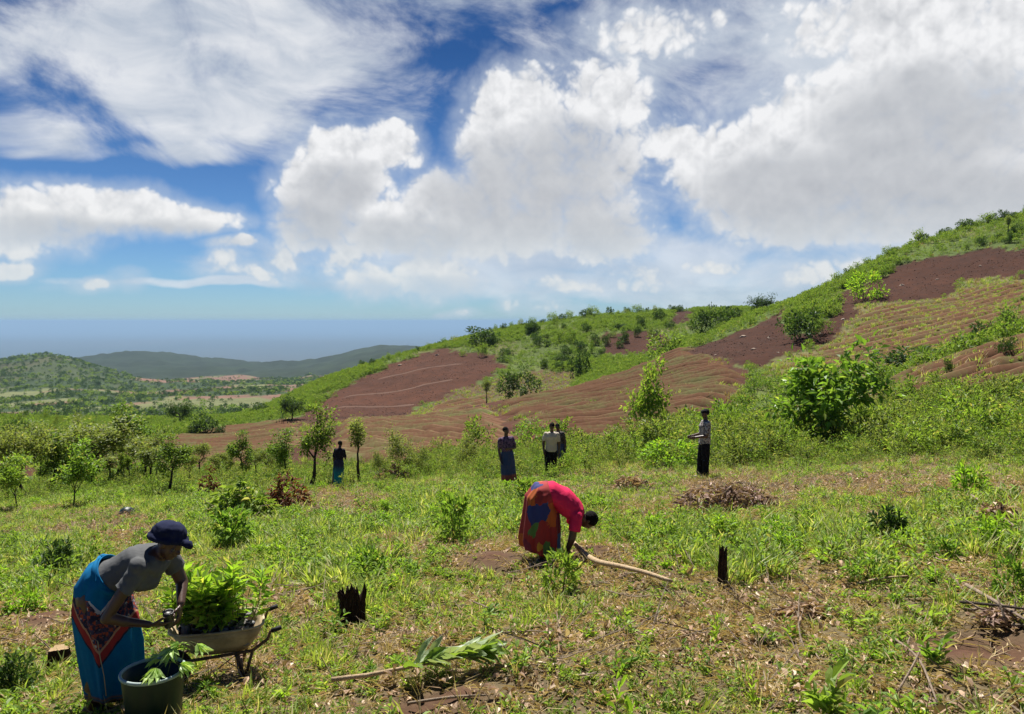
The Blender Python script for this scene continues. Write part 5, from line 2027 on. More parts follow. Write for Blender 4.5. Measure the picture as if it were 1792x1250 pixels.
def person_red():
    p = hit(955, 984, 6, 14)
    root = empty('person', p)
    tag(root, 'person in bright red top and patchwork skirt bent double over the soil', 'person')
    Yv = V3(0, 1, 0)

    def ring(x, z, a, b, ang):
        ax = V3(-math.sin(R(ang)), 0, math.cos(R(ang)))
        return (V3(x, 0, z), ax * a, Yv * b)

    bm = bmesh.new()
    tor = [ring(-0.06, 0.70, 0.13, 0.16, 90), ring(-0.02, 0.80, 0.15, 0.18, 60), ring(0.07, 0.82, 0.13, 0.155, 0), ring(0.18, 0.76, 0.13, 0.155, -38), ring(0.30, 0.66, 0.12, 0.16, -45), ring(0.37, 0.585, 0.09, 0.15, -45), ring(0.42, 0.54, 0.055, 0.07, -45)]
    bm_loft(bm, tor, 22)
    bm_limb(bm, [V3(0.39, 0, 0.565), V3(0.46, 0, 0.515)], [0.058, 0.054])
    hd = V3(0.515, 0, 0.50)
    fw, up = V3(0.15, -0.05, -0.98), V3(0.95, 0, 0.25)
    bm_head(bm, hd, fw, up, 0.215)
    bm_limb(bm, [V3(0.34, -0.16, 0.57), V3(0.30, -0.19, 0.33), V3(0.23, -0.12, 0.13)], [0.054, 0.042, 0.028])
    bm_limb(bm, [V3(0.36, 0.16, 0.57), V3(0.34, 0.18, 0.33), V3(0.27, 0.08, 0.12)], [0.054, 0.042, 0.028])
    bm_hand(bm, V3(0.23, -0.12, 0.13), V3(0.2, 0.3, -0.9), V3(0.3, 0.8, 0.2), 0.18, 0.7, 1)
    bm_hand(bm, V3(0.27, 0.08, 0.12), V3(0.2, -0.3, -0.9), V3(0.3, -0.8, 0.2), 0.18, 0.7, -1)
    for s in (-1, 1):
        bm_limb(bm, [V3(-0.06, s * 0.09, 0.76), V3(-0.02, s * 0.10, 0.40), V3(0.0 + s * 0.05, s * 0.10, 0.08)], [0.10, 0.062, 0.042])
        a = 0.0 + s * 0.05
        bm_limb(bm, [V3(a - 0.04, s * 0.10, 0.035), V3(a + 0.05, s * 0.10, 0.045), V3(a + 0.15, s * 0.105, 0.022)], [0.034, 0.036, 0.022])
    link('body', fuse(bm, 'body', [M_SKIN], 0.009, 3), root)
    bm = bmesh.new()
    bm_loft(bm, [ring(0.02, 0.83, 0.15, 0.18, 22), ring(0.09, 0.825, 0.152, 0.178, 0), ring(0.185, 0.76, 0.152, 0.178, -38), ring(0.30, 0.66, 0.142, 0.182, -45), ring(0.375, 0.585, 0.11, 0.172, -45), ring(0.415, 0.545, 0.068, 0.088, -45)], 26)
    for s in (-1, 1):
        bm_cone(bm, V3(0.36, s * 0.14, 0.60), V3(0.325, s * 0.185, 0.42), 0.075, 0.072)
        bm_ball(bm, V3(0.35, s * 0.145, 0.59), 0.075)
    link('shirt', fuse(bm, 'shirt', [M_REDTEE], 0.011, 3, 0.022, 10), root)
    rings = [ring(0.06, 0.825, 0.158, 0.182, 14), ring(-0.01, 0.815, 0.185, 0.205, 42), ring(-0.06, 0.745, 0.195, 0.22, 70), ring(-0.055, 0.60, 0.215, 0.24, 84), ring(-0.065, 0.42, 0.235, 0.25, 86), ring(-0.075, 0.26, 0.245, 0.255, 82), ring(-0.06, 0.15, 0.245, 0.25, 76)]
    link('wrap_skirt', skirt_mesh('wrap_skirt', rings, M_PATCH, 8, 0.11, 1.7, n=96), root)
    bm = bmesh.new()
    f = fw.normalized()
    s_ = f.cross(up).normalized()
    u_ = s_.cross(f).normalized()
    bm_ball_m(bm, Matrix.Translation(hd + u_ * 0.03 - f * 0.018) @ Matrix((s_, f, u_)).transposed().to_4x4() @ Matrix.Diagonal((0.080, 0.094, 0.086, 1)), 18)
    link('hair', fuse(bm, 'hair', [M_HAIR], 0.008, 1, 0.012, 40), root)
    return root, p


def person_standing(u, Y, H, face, label, top, bottom, arms, top_mat, bot_mat, hat=None, build=1.0, sleeve=0.5, hem=0.10, stride=0.05, head_turn=0.0, head_down=0.1, tilt=(0, 0)):
    """upright figure; local +y is where it faces. arms: ((elbow, wrist) left, (elbow, wrist) right) as fractions of the height"""
    p = at_depth(u, Y)
    root = empty('person', p, R(face))
    root.rotation_euler = (R(tilt[0]), R(tilt[1]), R(face))
    tag(root, label, 'person')
    B = build
    X = V3(1, 0, 0)
    Yv = V3(0, 1, 0)
    h = lambda z: z * H

    def ring(z, a, b, y=0.0):
        return (V3(0, y * H, h(z)), X * (a * H * B), Yv * (b * H * B))

    bm = bmesh.new()
    bm_loft(bm, [ring(0.46, 0.075, 0.06), ring(0.52, 0.10, 0.072), ring(0.60, 0.080, 0.060), ring(0.68, 0.088, 0.064), ring(0.75, 0.098, 0.068, 0.005), ring(0.80, 0.098, 0.056), ring(0.835, 0.045, 0.04)], 22)
    bm_limb(bm, [V3(0, 0, h(0.82)), V3(0, 0.008 * H, h(0.88))], [0.034 * H, 0.031 * H])
    ht = R(head_turn)
    fw = V3(-math.sin(ht), math.cos(ht), -head_down)
    hd = V3(0, 0.012 * H, h(0.932))
    bm_head(bm, hd, fw, V3(0, 0, 1), 0.132 * H)
    for i, s in enumerate((-1, 1)):
        e, w_ = V3(*arms[i][0]) * H, V3(*arms[i][1]) * H
        sh = V3(s * 0.105 * H * B, 0, h(0.795))
        bm_limb(bm, [sh, e, w_], [0.033 * H, 0.025 * H, 0.017 * H])
        bm_hand(bm, w_, (w_ - e) + V3(0, 0.02, -0.02), V3(-s, 0.2, 0.1), 0.108 * H, 0.5, s, 0.0095)
    for s in (-1, 1):
        st = s * stride * H
        bm_limb(bm, [V3(s * 0.052 * H, 0, h(0.49)), V3(s * 0.055 * H, st * 0.6 + 0.01, h(0.27)), V3(s * 0.055 * H, st, h(0.045))], [0.058 * H, 0.037 * H, 0.025 * H])
        bm_limb(bm, [V3(s * 0.055 * H, st - 0.03, 0.035), V3(s * 0.057 * H, st + 0.05, 0.045), V3(s * 0.062 * H, st + 0.145, 0.024)], [0.034, 0.036, 0.024])
    link('body', fuse(bm, 'body', [M_SKIN], 0.012, 3), root)
    # top
    bm = bmesh.new()
    tz = 0.50 if bottom == 'trousers' else 0.585
    bm_loft(bm, [ring(tz, 0.110 if tz < 0.55 else 0.092, 0.082 if tz < 0.55 else 0.072), ring(0.62, 0.096, 0.075), ring(0.70, 0.100, 0.078, 0.003), ring(0.76, 0.106, 0.080, 0.005), ring(0.805, 0.100, 0.062), ring(0.836, 0.056, 0.050)], 26)
    for i, s in enumerate((-1, 1)):
        e, w_ = V3(*arms[i][0]) * H, V3(*arms[i][1]) * H
        sh = V3(s * 0.100 * H * B, 0, h(0.798))
        bm_ball(bm, sh, 0.038 * H)
        if sleeve <= 1:
            bm_cone(bm, sh, sh.lerp(e, sleeve), 0.038 * H, 0.037 * H)
        else:
            bm_cone(bm, sh, e, 0.038 * H, 0.031 * H)
            bm_ball(bm, e, 0.034 * H)
            bm_cone(bm, e, e.lerp(w_, sleeve - 1), 0.034 * H, 0.028 * H)
    link('shirt', fuse(bm, 'shirt', [top_mat], 0.014, 2, 0.025, 9), root)
    if bottom == 'skirt':
        rings = [ring(0.60, 0.092, 0.074), ring(0.53, 0.112, 0.088), ring(0.42, 0.118, 0.095), ring(0.25, 0.120, 0.105, 0.005), ring(hem, 0.125, 0.115, 0.008)]
        link('wrap_skirt', skirt_mesh('wrap_skirt', rings, bot_mat, 8, 0.08, u * 0.1, n=48), root)
    else:
        bm = bmesh.new()
        bm_loft(bm, [ring(0.455, 0.088, 0.070), ring(0.52, 0.105, 0.078), ring(0.60, 0.088, 0.068)], 22)
        for s in (-1, 1):
            st = s * stride * H
            bm_limb(bm, [V3(s * 0.052 * H, 0, h(0.49)), V3(s * 0.055 * H, st * 0.6 + 0.01, h(0.27))], [0.066 * H, 0.050 * H])
            bm_cone(bm, V3(s * 0.055 * H, st * 0.6 + 0.01, h(0.275)), V3(s * 0.055 * H, st, h(0.04)), 0.050 * H, 0.042 * H)
        link('trousers', fuse(bm, 'trousers', [bot_mat], 0.013, 2, 0.02, 9), root)
    bm = bmesh.new()
    f = fw.normalized()
    s_ = f.cross(V3(0, 0, 1)).normalized()
    u_ = s_.cross(f).normalized()
    hs = 0.132 * H
    Bm = Matrix((s_, f, u_)).transposed().to_4x4()
    bm_ball_m(bm, Matrix.Translation(hd + u_ * 0.17 * hs - f * 0.085 * hs) @ Bm @ Matrix.Diagonal((0.355 * hs, 0.41 * hs, 0.36 * hs, 1)), 18)
    if hat:
        bm_ball_m(bm, Matrix.Translation(hd + u_ * 0.26 * hs) @ Bm @ Matrix.Diagonal((0.37 * hs, 0.45 * hs, 0.24 * hs, 1)), 18)
        bm_ball_m(bm, Matrix.Translation(hd + u_ * 0.17 * hs + f * 0.38 * hs) @ Bm @ Matrix.Diagonal((0.22 * hs, 0.24 * hs, 0.035 * hs, 1)), 18)
    link('cap' if hat else 'hair', fuse(bm, 'hair', [hat or M_HAIR], 0.009, 1, 0.012, 40), root)
    return root


# ------------------------------------------------------------------ wheelbarrow, bucket, seedlings
M_TRAY = plain('tray_paint', (0.40, 0.31, 0.19), 0.7, 0.3, 0.50, 5, 0.25)
M_RUST = plain('rusty_tube', (0.13, 0.075, 0.045), 0.8, 0.3, 0.45, 16, 0.3)
M_BLACKRUBBER = plain('black_rubber', (0.014, 0.014, 0.015), 0.75, 0.3, 0.2, 20)
M_BUCKET = plain('dark_green_plastic', (0.006, 0.022, 0.018), 0.45, 0.45, 0.2, 5)
M_RIM = plain('pale_worn_rim', (0.34, 0.42, 0.40), 0.5, 0.4, 0.15, 9)
M_BAG = plain('black_planting_bag', (0.016, 0.015, 0.016), 0.4, 0.5, 0.5, 25, 0.6)
M_GREYBAG = plain('dusty_planting_bag', (0.20, 0.18, 0.17), 0.6, 0.4, 0.4, 25, 0.6)
M_SOIL = plain('moist_soil', (0.070, 0.045, 0.030), 0.95, 0.1, 0.4, 30, 0.8)


def wheelbarrow():
    p = hit(382, 1192, 4, 8)
    root = empty('wheelbarrow', p, R(20), 0.80)
    root.scale.z = 0.76
    tag(root, 'beige metal wheelbarrow loaded with young seedlings', 'wheelbarrow')
    # local -x points to the wheel, +x to the handles
    bm = bmesh.new()
    n = 40

    def rrect(cx, z, lx, ly, rad, taper=0.0):
        pts = []
        for j in range(n):
            t = 2 * math.pi * j / n
            c, s = math.cos(t), math.sin(t)
            e = 0.42
            x = math.copysign(abs(c) ** e, c) * lx
            y = math.copysign(abs(s) ** e, s) * ly * (1 - taper * (-x / lx) * 0.5 if x < 0 else 1)
            pts.append(V3(cx + x, y, z - 0.07 * x * 0.0))
        return pts

    lv = [(0.0, 0.575, 0.40, 0.27), (0.012, 0.50, 0.365, 0.25), (0.02, 0.40, 0.30, 0.21), (0.03, 0.335, 0.24, 0.17)]
    outer = [[bm.verts.new(q) for q in rrect(c, z, lx, ly, 0, 0.35)] for (c, z, lx, ly) in lv]
    inner = [[bm.verts.new(q + V3(0, 0, 0.006 if i == 3 else 0)) for q in rrect(c, z, lx - 0.008, ly - 0.008, 0, 0.35)] for i, (c, z, lx, ly) in enumerate(lv)]
    for L, fl in ((outer, False), (inner, True)):
        for i in range(3):
            for j in range(n):
                q = (j + 1) % n
                fc = (L[i][j], L[i][q], L[i + 1][q], L[i + 1][j])
                bm.faces.new(fc[::-1] if fl else fc)
        bm.faces.new(L[3] if fl else L[3][::-1])
    for j in range(n):
        q = (j + 1) % n
        bm.faces.new((outer[0][j], outer[0][q], inner[0][q], inner[0][j]))
    tray = link('tray', bm_mesh(bm, 'tray', [M_TRAY]), root)
    bm = bmesh.new()
    pts = [q + V3(0, 0, 0.004) for q in rrect(0.0, 0.575, 0.404, 0.274, 0, 0.35)]
    bm_tube(bm, pts + [pts[0]], 0.012, 8)
    link('rim', bm_mesh(bm, 'rim', [M_TRAY]), tray)
    fr = None
    for s in (-1, 1):
        bm = bmesh.new()
        bm_tube(bm, [V3(-0.46, s * 0.06, 0.20), V3(-0.25, s * 0.13, 0.29), V3(0.05, s * 0.19, 0.325), V3(0.30, s * 0.25, 0.36), V3(0.43, s * 0.27, 0.46), V3(0.455, s * 0.275, 0.535), V3(0.54, s * 0.28, 0.56)], 0.016, 8)
        fr = link('handle', bm_mesh(bm, 'handle', [M_RUST]), root)
        bm = bmesh.new()
        bm_tube(bm, [V3(0.465, s * 0.276, 0.538), V3(0.55, s * 0.281, 0.563)], 0.022, 10)
        link('grip', bm_mesh(bm, 'grip', [M_BLACKRUBBER]), fr)
        bm = bmesh.new()
        bm_tube(bm, [V3(0.16, s * 0.215, 0.345), V3(0.205, s * 0.225, 0.17), V3(0.21, s * 0.23, 0.0)], [0.020, 0.019, 0.017], 8)
        bm_tube(bm, [V3(0.30, s * 0.245, 0.36), V3(0.26, s * 0.235, 0.20), V3(0.22, s * 0.23, 0.06)], 0.014, 8)
        link('leg', bm_mesh(bm, 'leg', [M_RUST]), root)
    bm = bmesh.new()
    bm_tube(bm, [V3(0.205, -0.228, 0.15), V3(0.205, 0.228, 0.15)], 0.013, 8)
    link('leg_brace', bm_mesh(bm, 'leg_brace', [M_RUST]), root)
    # wheel
    bm = bmesh.new()
    cw = V3(-0.40, 0, 0.185)
    pts = [cw + V3(math.cos(2 * math.pi * j / 28) * 0.145, 0, math.sin(2 * math.pi * j / 28) * 0.145) for j in range(29)]
    rings = [(q, V3(0, 0.042, 0), (q - cw).normalized() * 0.040) for q in pts]
    bm_loft(bm, rings, 10, cap=False)
    wh = link('wheel', bm_mesh(bm, 'wheel', [M_BLACKRUBBER]), root)
    bm = bmesh.new()
    bm_cone(bm, cw + V3(0, -0.02, 0), cw + V3(0, 0.02, 0), 0.112, 0.112, 24)
    bm_cone(bm, cw + V3(0, -0.07, 0), cw + V3(0, 0.07, 0), 0.018, 0.018, 12)
    link('wheel_disc', bm_mesh(bm, 'wheel_disc', [M_RUST], smooth=False), wh)
    return root, p


def seedling_meshes(seed, h=0.40, mat=None, leaf=0.11, bag=True):
    r = np.random.default_rng(seed)
    C, D, L, st = [], [], [], []
    top = 0.15 if bag else 0.0
    P, _ = curve_pts((0, 0, top - 0.02), (r.normal(0, 0.12), r.normal(0, 0.12), 1), h, 0.10, r, 5)
    st.append(tube_arrays(P, np.linspace(0.004, 0.002, 6), 4))
    for q in range(44):
        t = 0.15 + 0.85 * q / 44
        x = t * 5
        i = min(int(x), 4)
        c = P[i] + (P[i + 1] - P[i]) * (x - i)
        a = q * 2.4
        C.append(c + np.array((math.cos(a), math.sin(a), 0)) * 0.025 * r.random())
        D.append((math.cos(a), math.sin(a), 0.2 + 0.7 * t + r.normal(0, 0.25)))
        L.append(leaf * (0.6 + 0.6 * r.random()))
    V, Fc = leaf_arrays(np.array(C), np.array(D), np.array(L), np.array(L) * 0.40, r)
    leaves = np_mesh('leaves', V, Fc, [mat or M_LIME])
    stem = np_mesh('stem', *tube_arrays(P, np.linspace(0.004, 0.002, 6), 4), [M_STEM], smooth=True)
    return leaves, stem


def bag_mesh(seed, mat):
    rr_ = random.Random(seed)
    bm = bmesh.new()
    rings = []
    for (z, a) in ((0.0, 0.026), (0.012, 0.033), (0.07, 0.035), (0.13, 0.033), (0.15, 0.036), (0.148, 0.030), (0.138, 0.028)):
        rings.append((V3(rr_.gauss(0, 0.002), rr_.gauss(0, 0.002), z), V3(a * rr_.uniform(0.9, 1.1), 0, 0), V3(0, a * rr_.uniform(0.9, 1.1), 0)))
    bm_loft(bm, rings, 12, wob=lambda i, t: 1 + 0.07 * math.sin(3 * t + i))
    return bm_mesh(bm, 'bag', [mat])


def seedlings_in(root_wb):
    M = root_wb.matrix_basis
    lv = [seedling_meshes(900 + i, 0.30 + 0.05 * (i % 3), M_LIME if i % 4 else M_WEED) for i in range(6)]
    bags = [bag_mesh(i, M_BAG if i % 2 else M_GREYBAG) for i in range(4)]
    rr_ = random.Random(5)
    k = 0
    spots = [(-0.27 + 0.084 * i, -0.16 + 0.08 * j) for i in range(7) for j in range(5)]
    for (x, y) in spots:
        if x < -0.2 and abs(y) > 0.10:
            continue
        a = empty('seedling')
        hx = max(0.0, (abs(x - 0.03) - 0.18)) * 0.35
        loc = M @ V3(x + rr_.gauss(0, 0.008), y + rr_.gauss(0, 0.008), 0.345 + hx + 0.03)
        a.location = loc
        a.rotation_euler = (rr_.gauss(0, 0.12), rr_.gauss(0, 0.12), rr_.random() * 6)
        a.scale = (1, 1, 1 + rr_.gauss(0, 0.08))
        link('bag', bags[k % 4], a)
        if x > 0.14 and rr_.random() < 0.65:
            # bags on the handle side carry only bare stems
            l, s = lv[k % 6]
            o = link('stem', s, a)
            tag(a, 'planting bag with a nearly bare stem at the handle end of the wheelbarrow', 'seedling', 'bare seedlings in the wheelbarrow')
        else:
            l, s = lv[k % 6]
            link('leaves', l, a)
            link('stem', s, a)
            tag(a, 'leafy lime green seedling in a planting bag packed in the wheelbarrow', 'seedling', 'leafy seedlings in the wheelbarrow')
        k += 1


M_SPRIG = leaf_material('pale_lime_leaves', (0.30, 0.46, 0.12), (0.40, 0.55, 0.18), (0.45, 0.55, 0.22), 0.4, 0.4)


def bucket():
    p = at_depth(268, 4.62)
    tx, _ = ray(268, 1180)
    p = V3(tx * 4.62, 4.62, gz(tx * 4.62, 4.62))
    root = empty('bucket', p, 0.0, 0.93)
    tag(root, 'dark green plastic bucket with a pale rim in front of the blue skirt', 'bucket')
    bm = bmesh.new()
    prof = [(0.0, 0.150), (0.012, 0.157), (0.18, 0.176), (0.355, 0.192), (0.375, 0.193)]
    ip = [(0.375, 0.186), (0.18, 0.170), (0.02, 0.150)]
    bm_loft(bm, [(V3(0, 0, z), V3(a, 0, 0), V3(0, a, 0)) for (z, a) in prof + ip], 48)
    link('body', bm_mesh(bm, 'bucket', [M_BUCKET]), root)
    bm = bmesh.new()
    pts = [V3(math.cos(2 * math.pi * j / 48) * 0.194, math.sin(2 * math.pi * j / 48) * 0.194, 0.378) for j in range(49)]
    bm_loft(bm, [(q, V3(0, 0, 0.013), V3(q.x, q.y, 0).normalized() * 0.011) for q in pts], 8, cap=False)
    link('rim', bm_mesh(bm, 'rim', [M_RIM]), root)
    # two cut sprigs with hand-shaped leaves hanging over the rim
    for i, (x, y, rz, lab) in enumerate(((0.09, -0.03, 0.3, 'sprig of pale hand shaped leaves hanging over the bucket rim'), (0.13, 0.09, 1.2, 'sprig of pale leaves standing up at the back of the bucket'))):
        o = empty('leafy_sprig', p + V3(x, y, 0.04), rz)
        tag(o, lab, 'sprig')
        r = np.random.default_rng(950 + i)
        P = np.array([(0, 0, 0), (0.005, 0, 0.15), (0.01, 0.0, 0.30 + 0.03 * i), (0.03, -0.01, 0.38 + 0.05 * i)])
        link('stem', np_mesh('stem', *tube_arrays(P, [0.005, 0.005, 0.004, 0.003], 6), [M_STEM], True), o)
        for q in range(7):
            a = q * 2.1 + i
            hub = np.array((math.cos(a) * 0.085, math.sin(a) * 0.085 - 0.02, 0.365 + 0.03 * math.sin(q * 1.7) + 0.05 * i))
            C = np.tile(hub, (6, 1))
            an = a + np.linspace(-1.35, 1.35, 6)
            D = np.stack([np.cos(an), np.sin(an), np.full(6, -0.25 + 0.25 * math.sin(q))], 1)
            Ln = 0.105 * (1 - 0.12 * np.abs(np.linspace(-2, 2, 6)))
            V, Fc = leaf_arrays(C, D, Ln, Ln * 0.34, r, 0.15, 0.25, oval=True)
            T = tube_arrays(np.array([P[3], (P[3] + hub) / 2 + np.array((0, 0, 0.015)), hub]), [0.002, 0.0018, 0.0015], 4, False)
            link('leaf', two_mat_mesh('leaf', (V, Fc), M_SPRIG, T, M_STEM), o)
    return root


def held_bag(pf):
    o = link('planting_bag', bag_mesh(31, M_BAG))
    o.location = pf + V3(0.435, -0.075, 0.585)
    o.rotation_euler = (0.2, 0.1, 0)
    o.scale = (0.9, 0.9, 0.75)
    tag(o, 'small black planting bag held in both hands of the person in the blue skirt', 'bag')
    bm = bmesh.new()
    q = [V3(0.05, -0.275, 0.60), V3(0.085, -0.28, 0.575), V3(0.10, -0.285, 0.48), V3(0.125, -0.29, 0.36), V3(0.14, -0.30, 0.24)]
    bm_tube(bm, q, 0.0032, 6)
    s = link('string', bm_mesh(bm, 'string', [M_PALEWOOD]))
    s.location = pf
    tag(s, 'thin pale string hanging in front of the blue skirt', 'string')


# ------------------------------------------------------------------ stumps, branches and heaps
def stump(u, v, w_, h_, lab, mat, seed, split=0.0, lean=0.0, ymin=3, cut=False):
    p = hit(u, v, ymin, 40)
    root = empty('tree_stump', p)
    tag(root, lab, 'stump')
    rr_ = random.Random(seed)
    halves = ((-1, 0.0), (1, 0.0)) if split else ((0, 0),)
    for (s, _) in halves:
        bm = bmesh.new()
        n, m = 30, 9
        loops = []
        ww = w_ * (0.5 if not split else 0.27)
        for i in range(m):
            t = i / (m - 1)
            lp = []
            for j in range(n):
                a = 2 * math.pi * j / n
                rad = ww * (1.25 - 0.35 * t if not split else 1.05 + 0.25 * (t - 0.45) ** 2 * 4 - 0.10 * t) * (1 + 0.16 * math.sin(3 * a + seed + s) + 0.12 * math.sin(7 * a + 2 * seed) + 0.07 * math.sin(13 * a + seed * 5) + 0.04 * rr_.gauss(0, 1))
                top = 0.0
                if i >= m - 2:
                    top = (0.10 if cut else 0.55) * h_ * (vnoise(np.array([j * 0.8]), np.array([seed * 3.3 + s]), 5)[0] - 0.6) * (1 if i == m - 1 else 0.5)
                    if cut:
                        top *= 0.3
                lp.append(bm.verts.new((math.cos(a) * rad + s * w_ * 0.26 * (1 + split * t) + lean * t * h_, math.sin(a) * rad * 0.9, -0.05 + t * (h_ + 0.05) + top)))
            loops.append(lp)
        for i in range(m - 1):
            for j in range(n):
                q = (j + 1) % n
                bm.faces.new((loops[i][j], loops[i][q], loops[i + 1][q], loops[i + 1][j]))
        c = bm.verts.new((s * w_ * 0.26 * (1 + split) + lean * h_, 0, h_ * (0.96 if cut else 0.72)))
        for j in range(n):
            bm.faces.new((loops[-1][j], loops[-1][(j + 1) % n], c))
        me = bm_mesh(bm, 'wood', [mat, M_CUTWOOD], smooth=False)
        if cut:
            for pl in me.polygons:
                if len(pl.vertices) == 3:
                    pl.material_index = 1
        link('trunk_half' if split else 'trunk_base', me, root)
    return root


def stick(pts_uv, rads, lab, mat, name='fallen_stick', lift=0.03, cat='stick'):
    q = []
    for k, (u, v, dz) in enumerate(pts_uv):
        g = hit(u, v, 2.5, 40)
        q.append(V3(g.x, g.y, g.z + dz))
    o0 = q[0].copy()
    # smooth the line
    fine = []
    for i in range(len(q) - 1):
        for j in range(4):
            fine.append(q[i].lerp(q[i + 1], j / 4) - o0)
    fine.append(q[-1] - o0)
    rd = np.interp(np.linspace(0, 1, len(fine)), np.linspace(0, 1, len(rads)), rads)
    for _ in range(2):
        fine = [fine[0]] + [(fine[i - 1] + fine[i] * 2 + fine[i + 1]) / 4 for i in range(1, len(fine) - 1)] + [fine[-1]]
    bm = bmesh.new()
    bm_tube(bm, fine, list(rd), 9)
    o = link(name, bm_mesh(bm, name, [mat]))
    o.location = o0
    tag(o, lab, cat)
    return o


def big_leaf_mesh(seed, L, W):
    """broad cut-branch leaf with a midrib fold and a curl"""
    r = np.random.default_rng(seed)
    n, m = 7, 5
    V = []
    curl = 0.25 + 0.3 * r.random()
    for i in range(n):
        t = i / (n - 1)
        wv = W * 0.5 * math.sin(math.pi * min(1, t * 0.92 + 0.06)) ** 0.75
        for j in range(m):
            s = -1 + 2 * j / (m - 1)
            V.append((t * L, s * wv, -curl * L * t * t * 0.5 + abs(s) * wv * 0.5 + 0.006 * math.sin(9 * t + 3 * s + seed)))
    Fc = []
    for i in range(n - 1):
        for j in range(m - 1):
            a = i * m + j
            Fc.append((a, a + m, a + m + 1, a + 1))
    return np_mesh('leaf', np.array(V), np.array(Fc), [M_PALE if seed % 4 else M_WEED], True)


def cut_branch():
    a = hit(580, 1213, 3, 9)
    b = hit(705, 1196, 3, 9)
    c = hit(860, 1172, 3, 9)
    root = empty('cut_branch', a)
    tag(root, 'freshly cut branch with big pale green leaves lying in the nearest grass', 'branch')
    q = [V3(0, 0, 0.09), (b - a) * 0.5 + V3(0, 0, 0.085), (b - a) + V3(0, 0, 0.10), (b - a).lerp(c - a, 0.5) + V3(0, 0, 0.11), (c - a) + V3(0, 0, 0.12)]
    bm = bmesh.new()
    bm_tube(bm, q, [0.017, 0.016, 0.013, 0.009, 0.004], 8)
    link('stem', bm_mesh(bm, 'stem', [M_PALEWOOD]), root)
    ax = (c - b).normalized()
    rr_ = random.Random(8)
    for i in range(48):
        t = rr_.random() ** 0.8
        base = q[2].lerp(q[4], t * 0.92)
        s = 1 if i % 2 else -1
        d = (ax * rr_.uniform(0.55, 1.0) + V3(0, s * rr_.uniform(0.2, 1.0), rr_.uniform(-0.05, 0.8))).normalized()
        if i in (3, 9):
            d = (ax * 0.35 + V3(0, 0.1, 0.9)).normalized()
        o = link('leaf', big_leaf_mesh(970 + i, rr_.uniform(0.15, 0.25), rr_.uniform(0.055, 0.085)), root)
        o.location = base
        o.rotation_euler = (d.to_track_quat('X', 'Z') @ Euler((rr_.uniform(-0.9, 0.9), 0, 0)).to_quaternion()).to_euler()
    return root


def heap(u, v, vt, wpx, lab, mat, seed, n=500, leaf=0.10, cat='heap', name='brush_heap', sticks=14, ymin=6, flat=0.5):
    p = hit(u, v, ymin, 60)
    hgt = (v - vt) / F * p.y
    wd = wpx / F * p.y / 2
    root = empty(name, p)
    tag(root, lab, cat)
    r = np.random.default_rng(seed)
    a = r.random(n) * 6.283
    rr_ = np.sqrt(r.random(n))
    C = np.stack([np.cos(a) * rr_ * wd, np.sin(a) * rr_ * wd * 0.6, np.zeros(n)], 1)
    ht = hgt * (1 - rr_ ** 2) * (0.5 + 0.9 * vnoise(C[:, 0] * 3 + 9, C[:, 1] * 3, seed))
    C[:, 2] = ht * r.random(n) ** 0.5
    D = np.stack([np.cos(a * 3.1), np.sin(a * 3.1), r.normal(0, 0.5, n)], 1)
    L = leaf * (0.6 + 0.8 * r.random(n))
    V, Fc = leaf_arrays(C, D, L, L * 0.45, r, 0.3, 0.3, oval=True)
    link('dry_leaves', np_mesh('dry_leaves', V, Fc, [mat]), root)
    for i in range(sticks):
        b = np.array((r.normal(0, wd * 0.4), r.normal(0, wd * 0.25), hgt * 0.3 * r.random()))
        P, _ = curve_pts(b, (r.normal(0, 1), r.normal(0, 0.6), 0.35 * r.random()), wd * (0.5 + 0.6 * r.random()), 0.18, r, 4)
        P[:, 2] = np.maximum(P[:, 2], 0.01)
        link('dry_stick', np_mesh('dry_stick', *tube_arrays(P, np.linspace(0.012, 0.004, 5), 5), [M_TWIG], True), root)
    return root


def small_pot(u, v, lab, mat, w_, h_, seed, cat, name):
    p = hit(u, v, 10, 40)
    bm = bmesh.new()
    bm_loft(bm, [(V3(0, 0, z * h_), V3(a * w_ / 2, 0, 0), V3(0, a * w_ / 2, 0)) for (z, a) in ((-0.1, 0.8), (0.1, 1.0), (0.5, 1.05), (0.8, 0.8), (0.95, 0.5), (1.0, 0.2))], 18, wob=lambda i, t: 1 + 0.12 * math.sin(3 * t + i * 1.3 + seed) + 0.06 * math.sin(8 * t + seed))
    o = link(name, bm_mesh(bm, name, [mat]))
    o.location = p
    tag(o, lab, cat)


M_BRUSH = leaf_material('brush_leaves', (0.15, 0.085, 0.065), (0.40, 0.28, 0.22), (0.56, 0.45, 0.38), 0.2, 0.85)
PF, PFLOC = person_front()
person_red()
ARM_DOWN_L = ((-0.135, -0.01, 0.625), (-0.14, 0.03, 0.475))
ARM_DOWN_R = ((0.135, -0.01, 0.625), (0.14, 0.03, 0.475))
person_standing(891, 20.8, 1.64, 205, 'person in purple top and long blue skirt standing with one arm folded', 'top', 'skirt', (((-0.14, 0.02, 0.64), (0.02, 0.12, 0.655)), ARM_DOWN_R), M_PURPLETOP, M_BLUESKIRT, sleeve=0.75, hem=0.12, build=1.05, tilt=(2, 3), head_turn=25, stride=0.07)
person_standing(963, 23.0, 1.72, 175, 'person in loose cream shirt and dark trousers facing the camera', 'top', 'trousers', (ARM_DOWN_L, ((0.14, 0.0, 0.63), (0.12, 0.07, 0.50))), M_CREAM, M_BLACKCLOTH, sleeve=0.7, build=1.0, head_down=0.3, tilt=(-5, -2), stride=0.09, head_turn=-12)
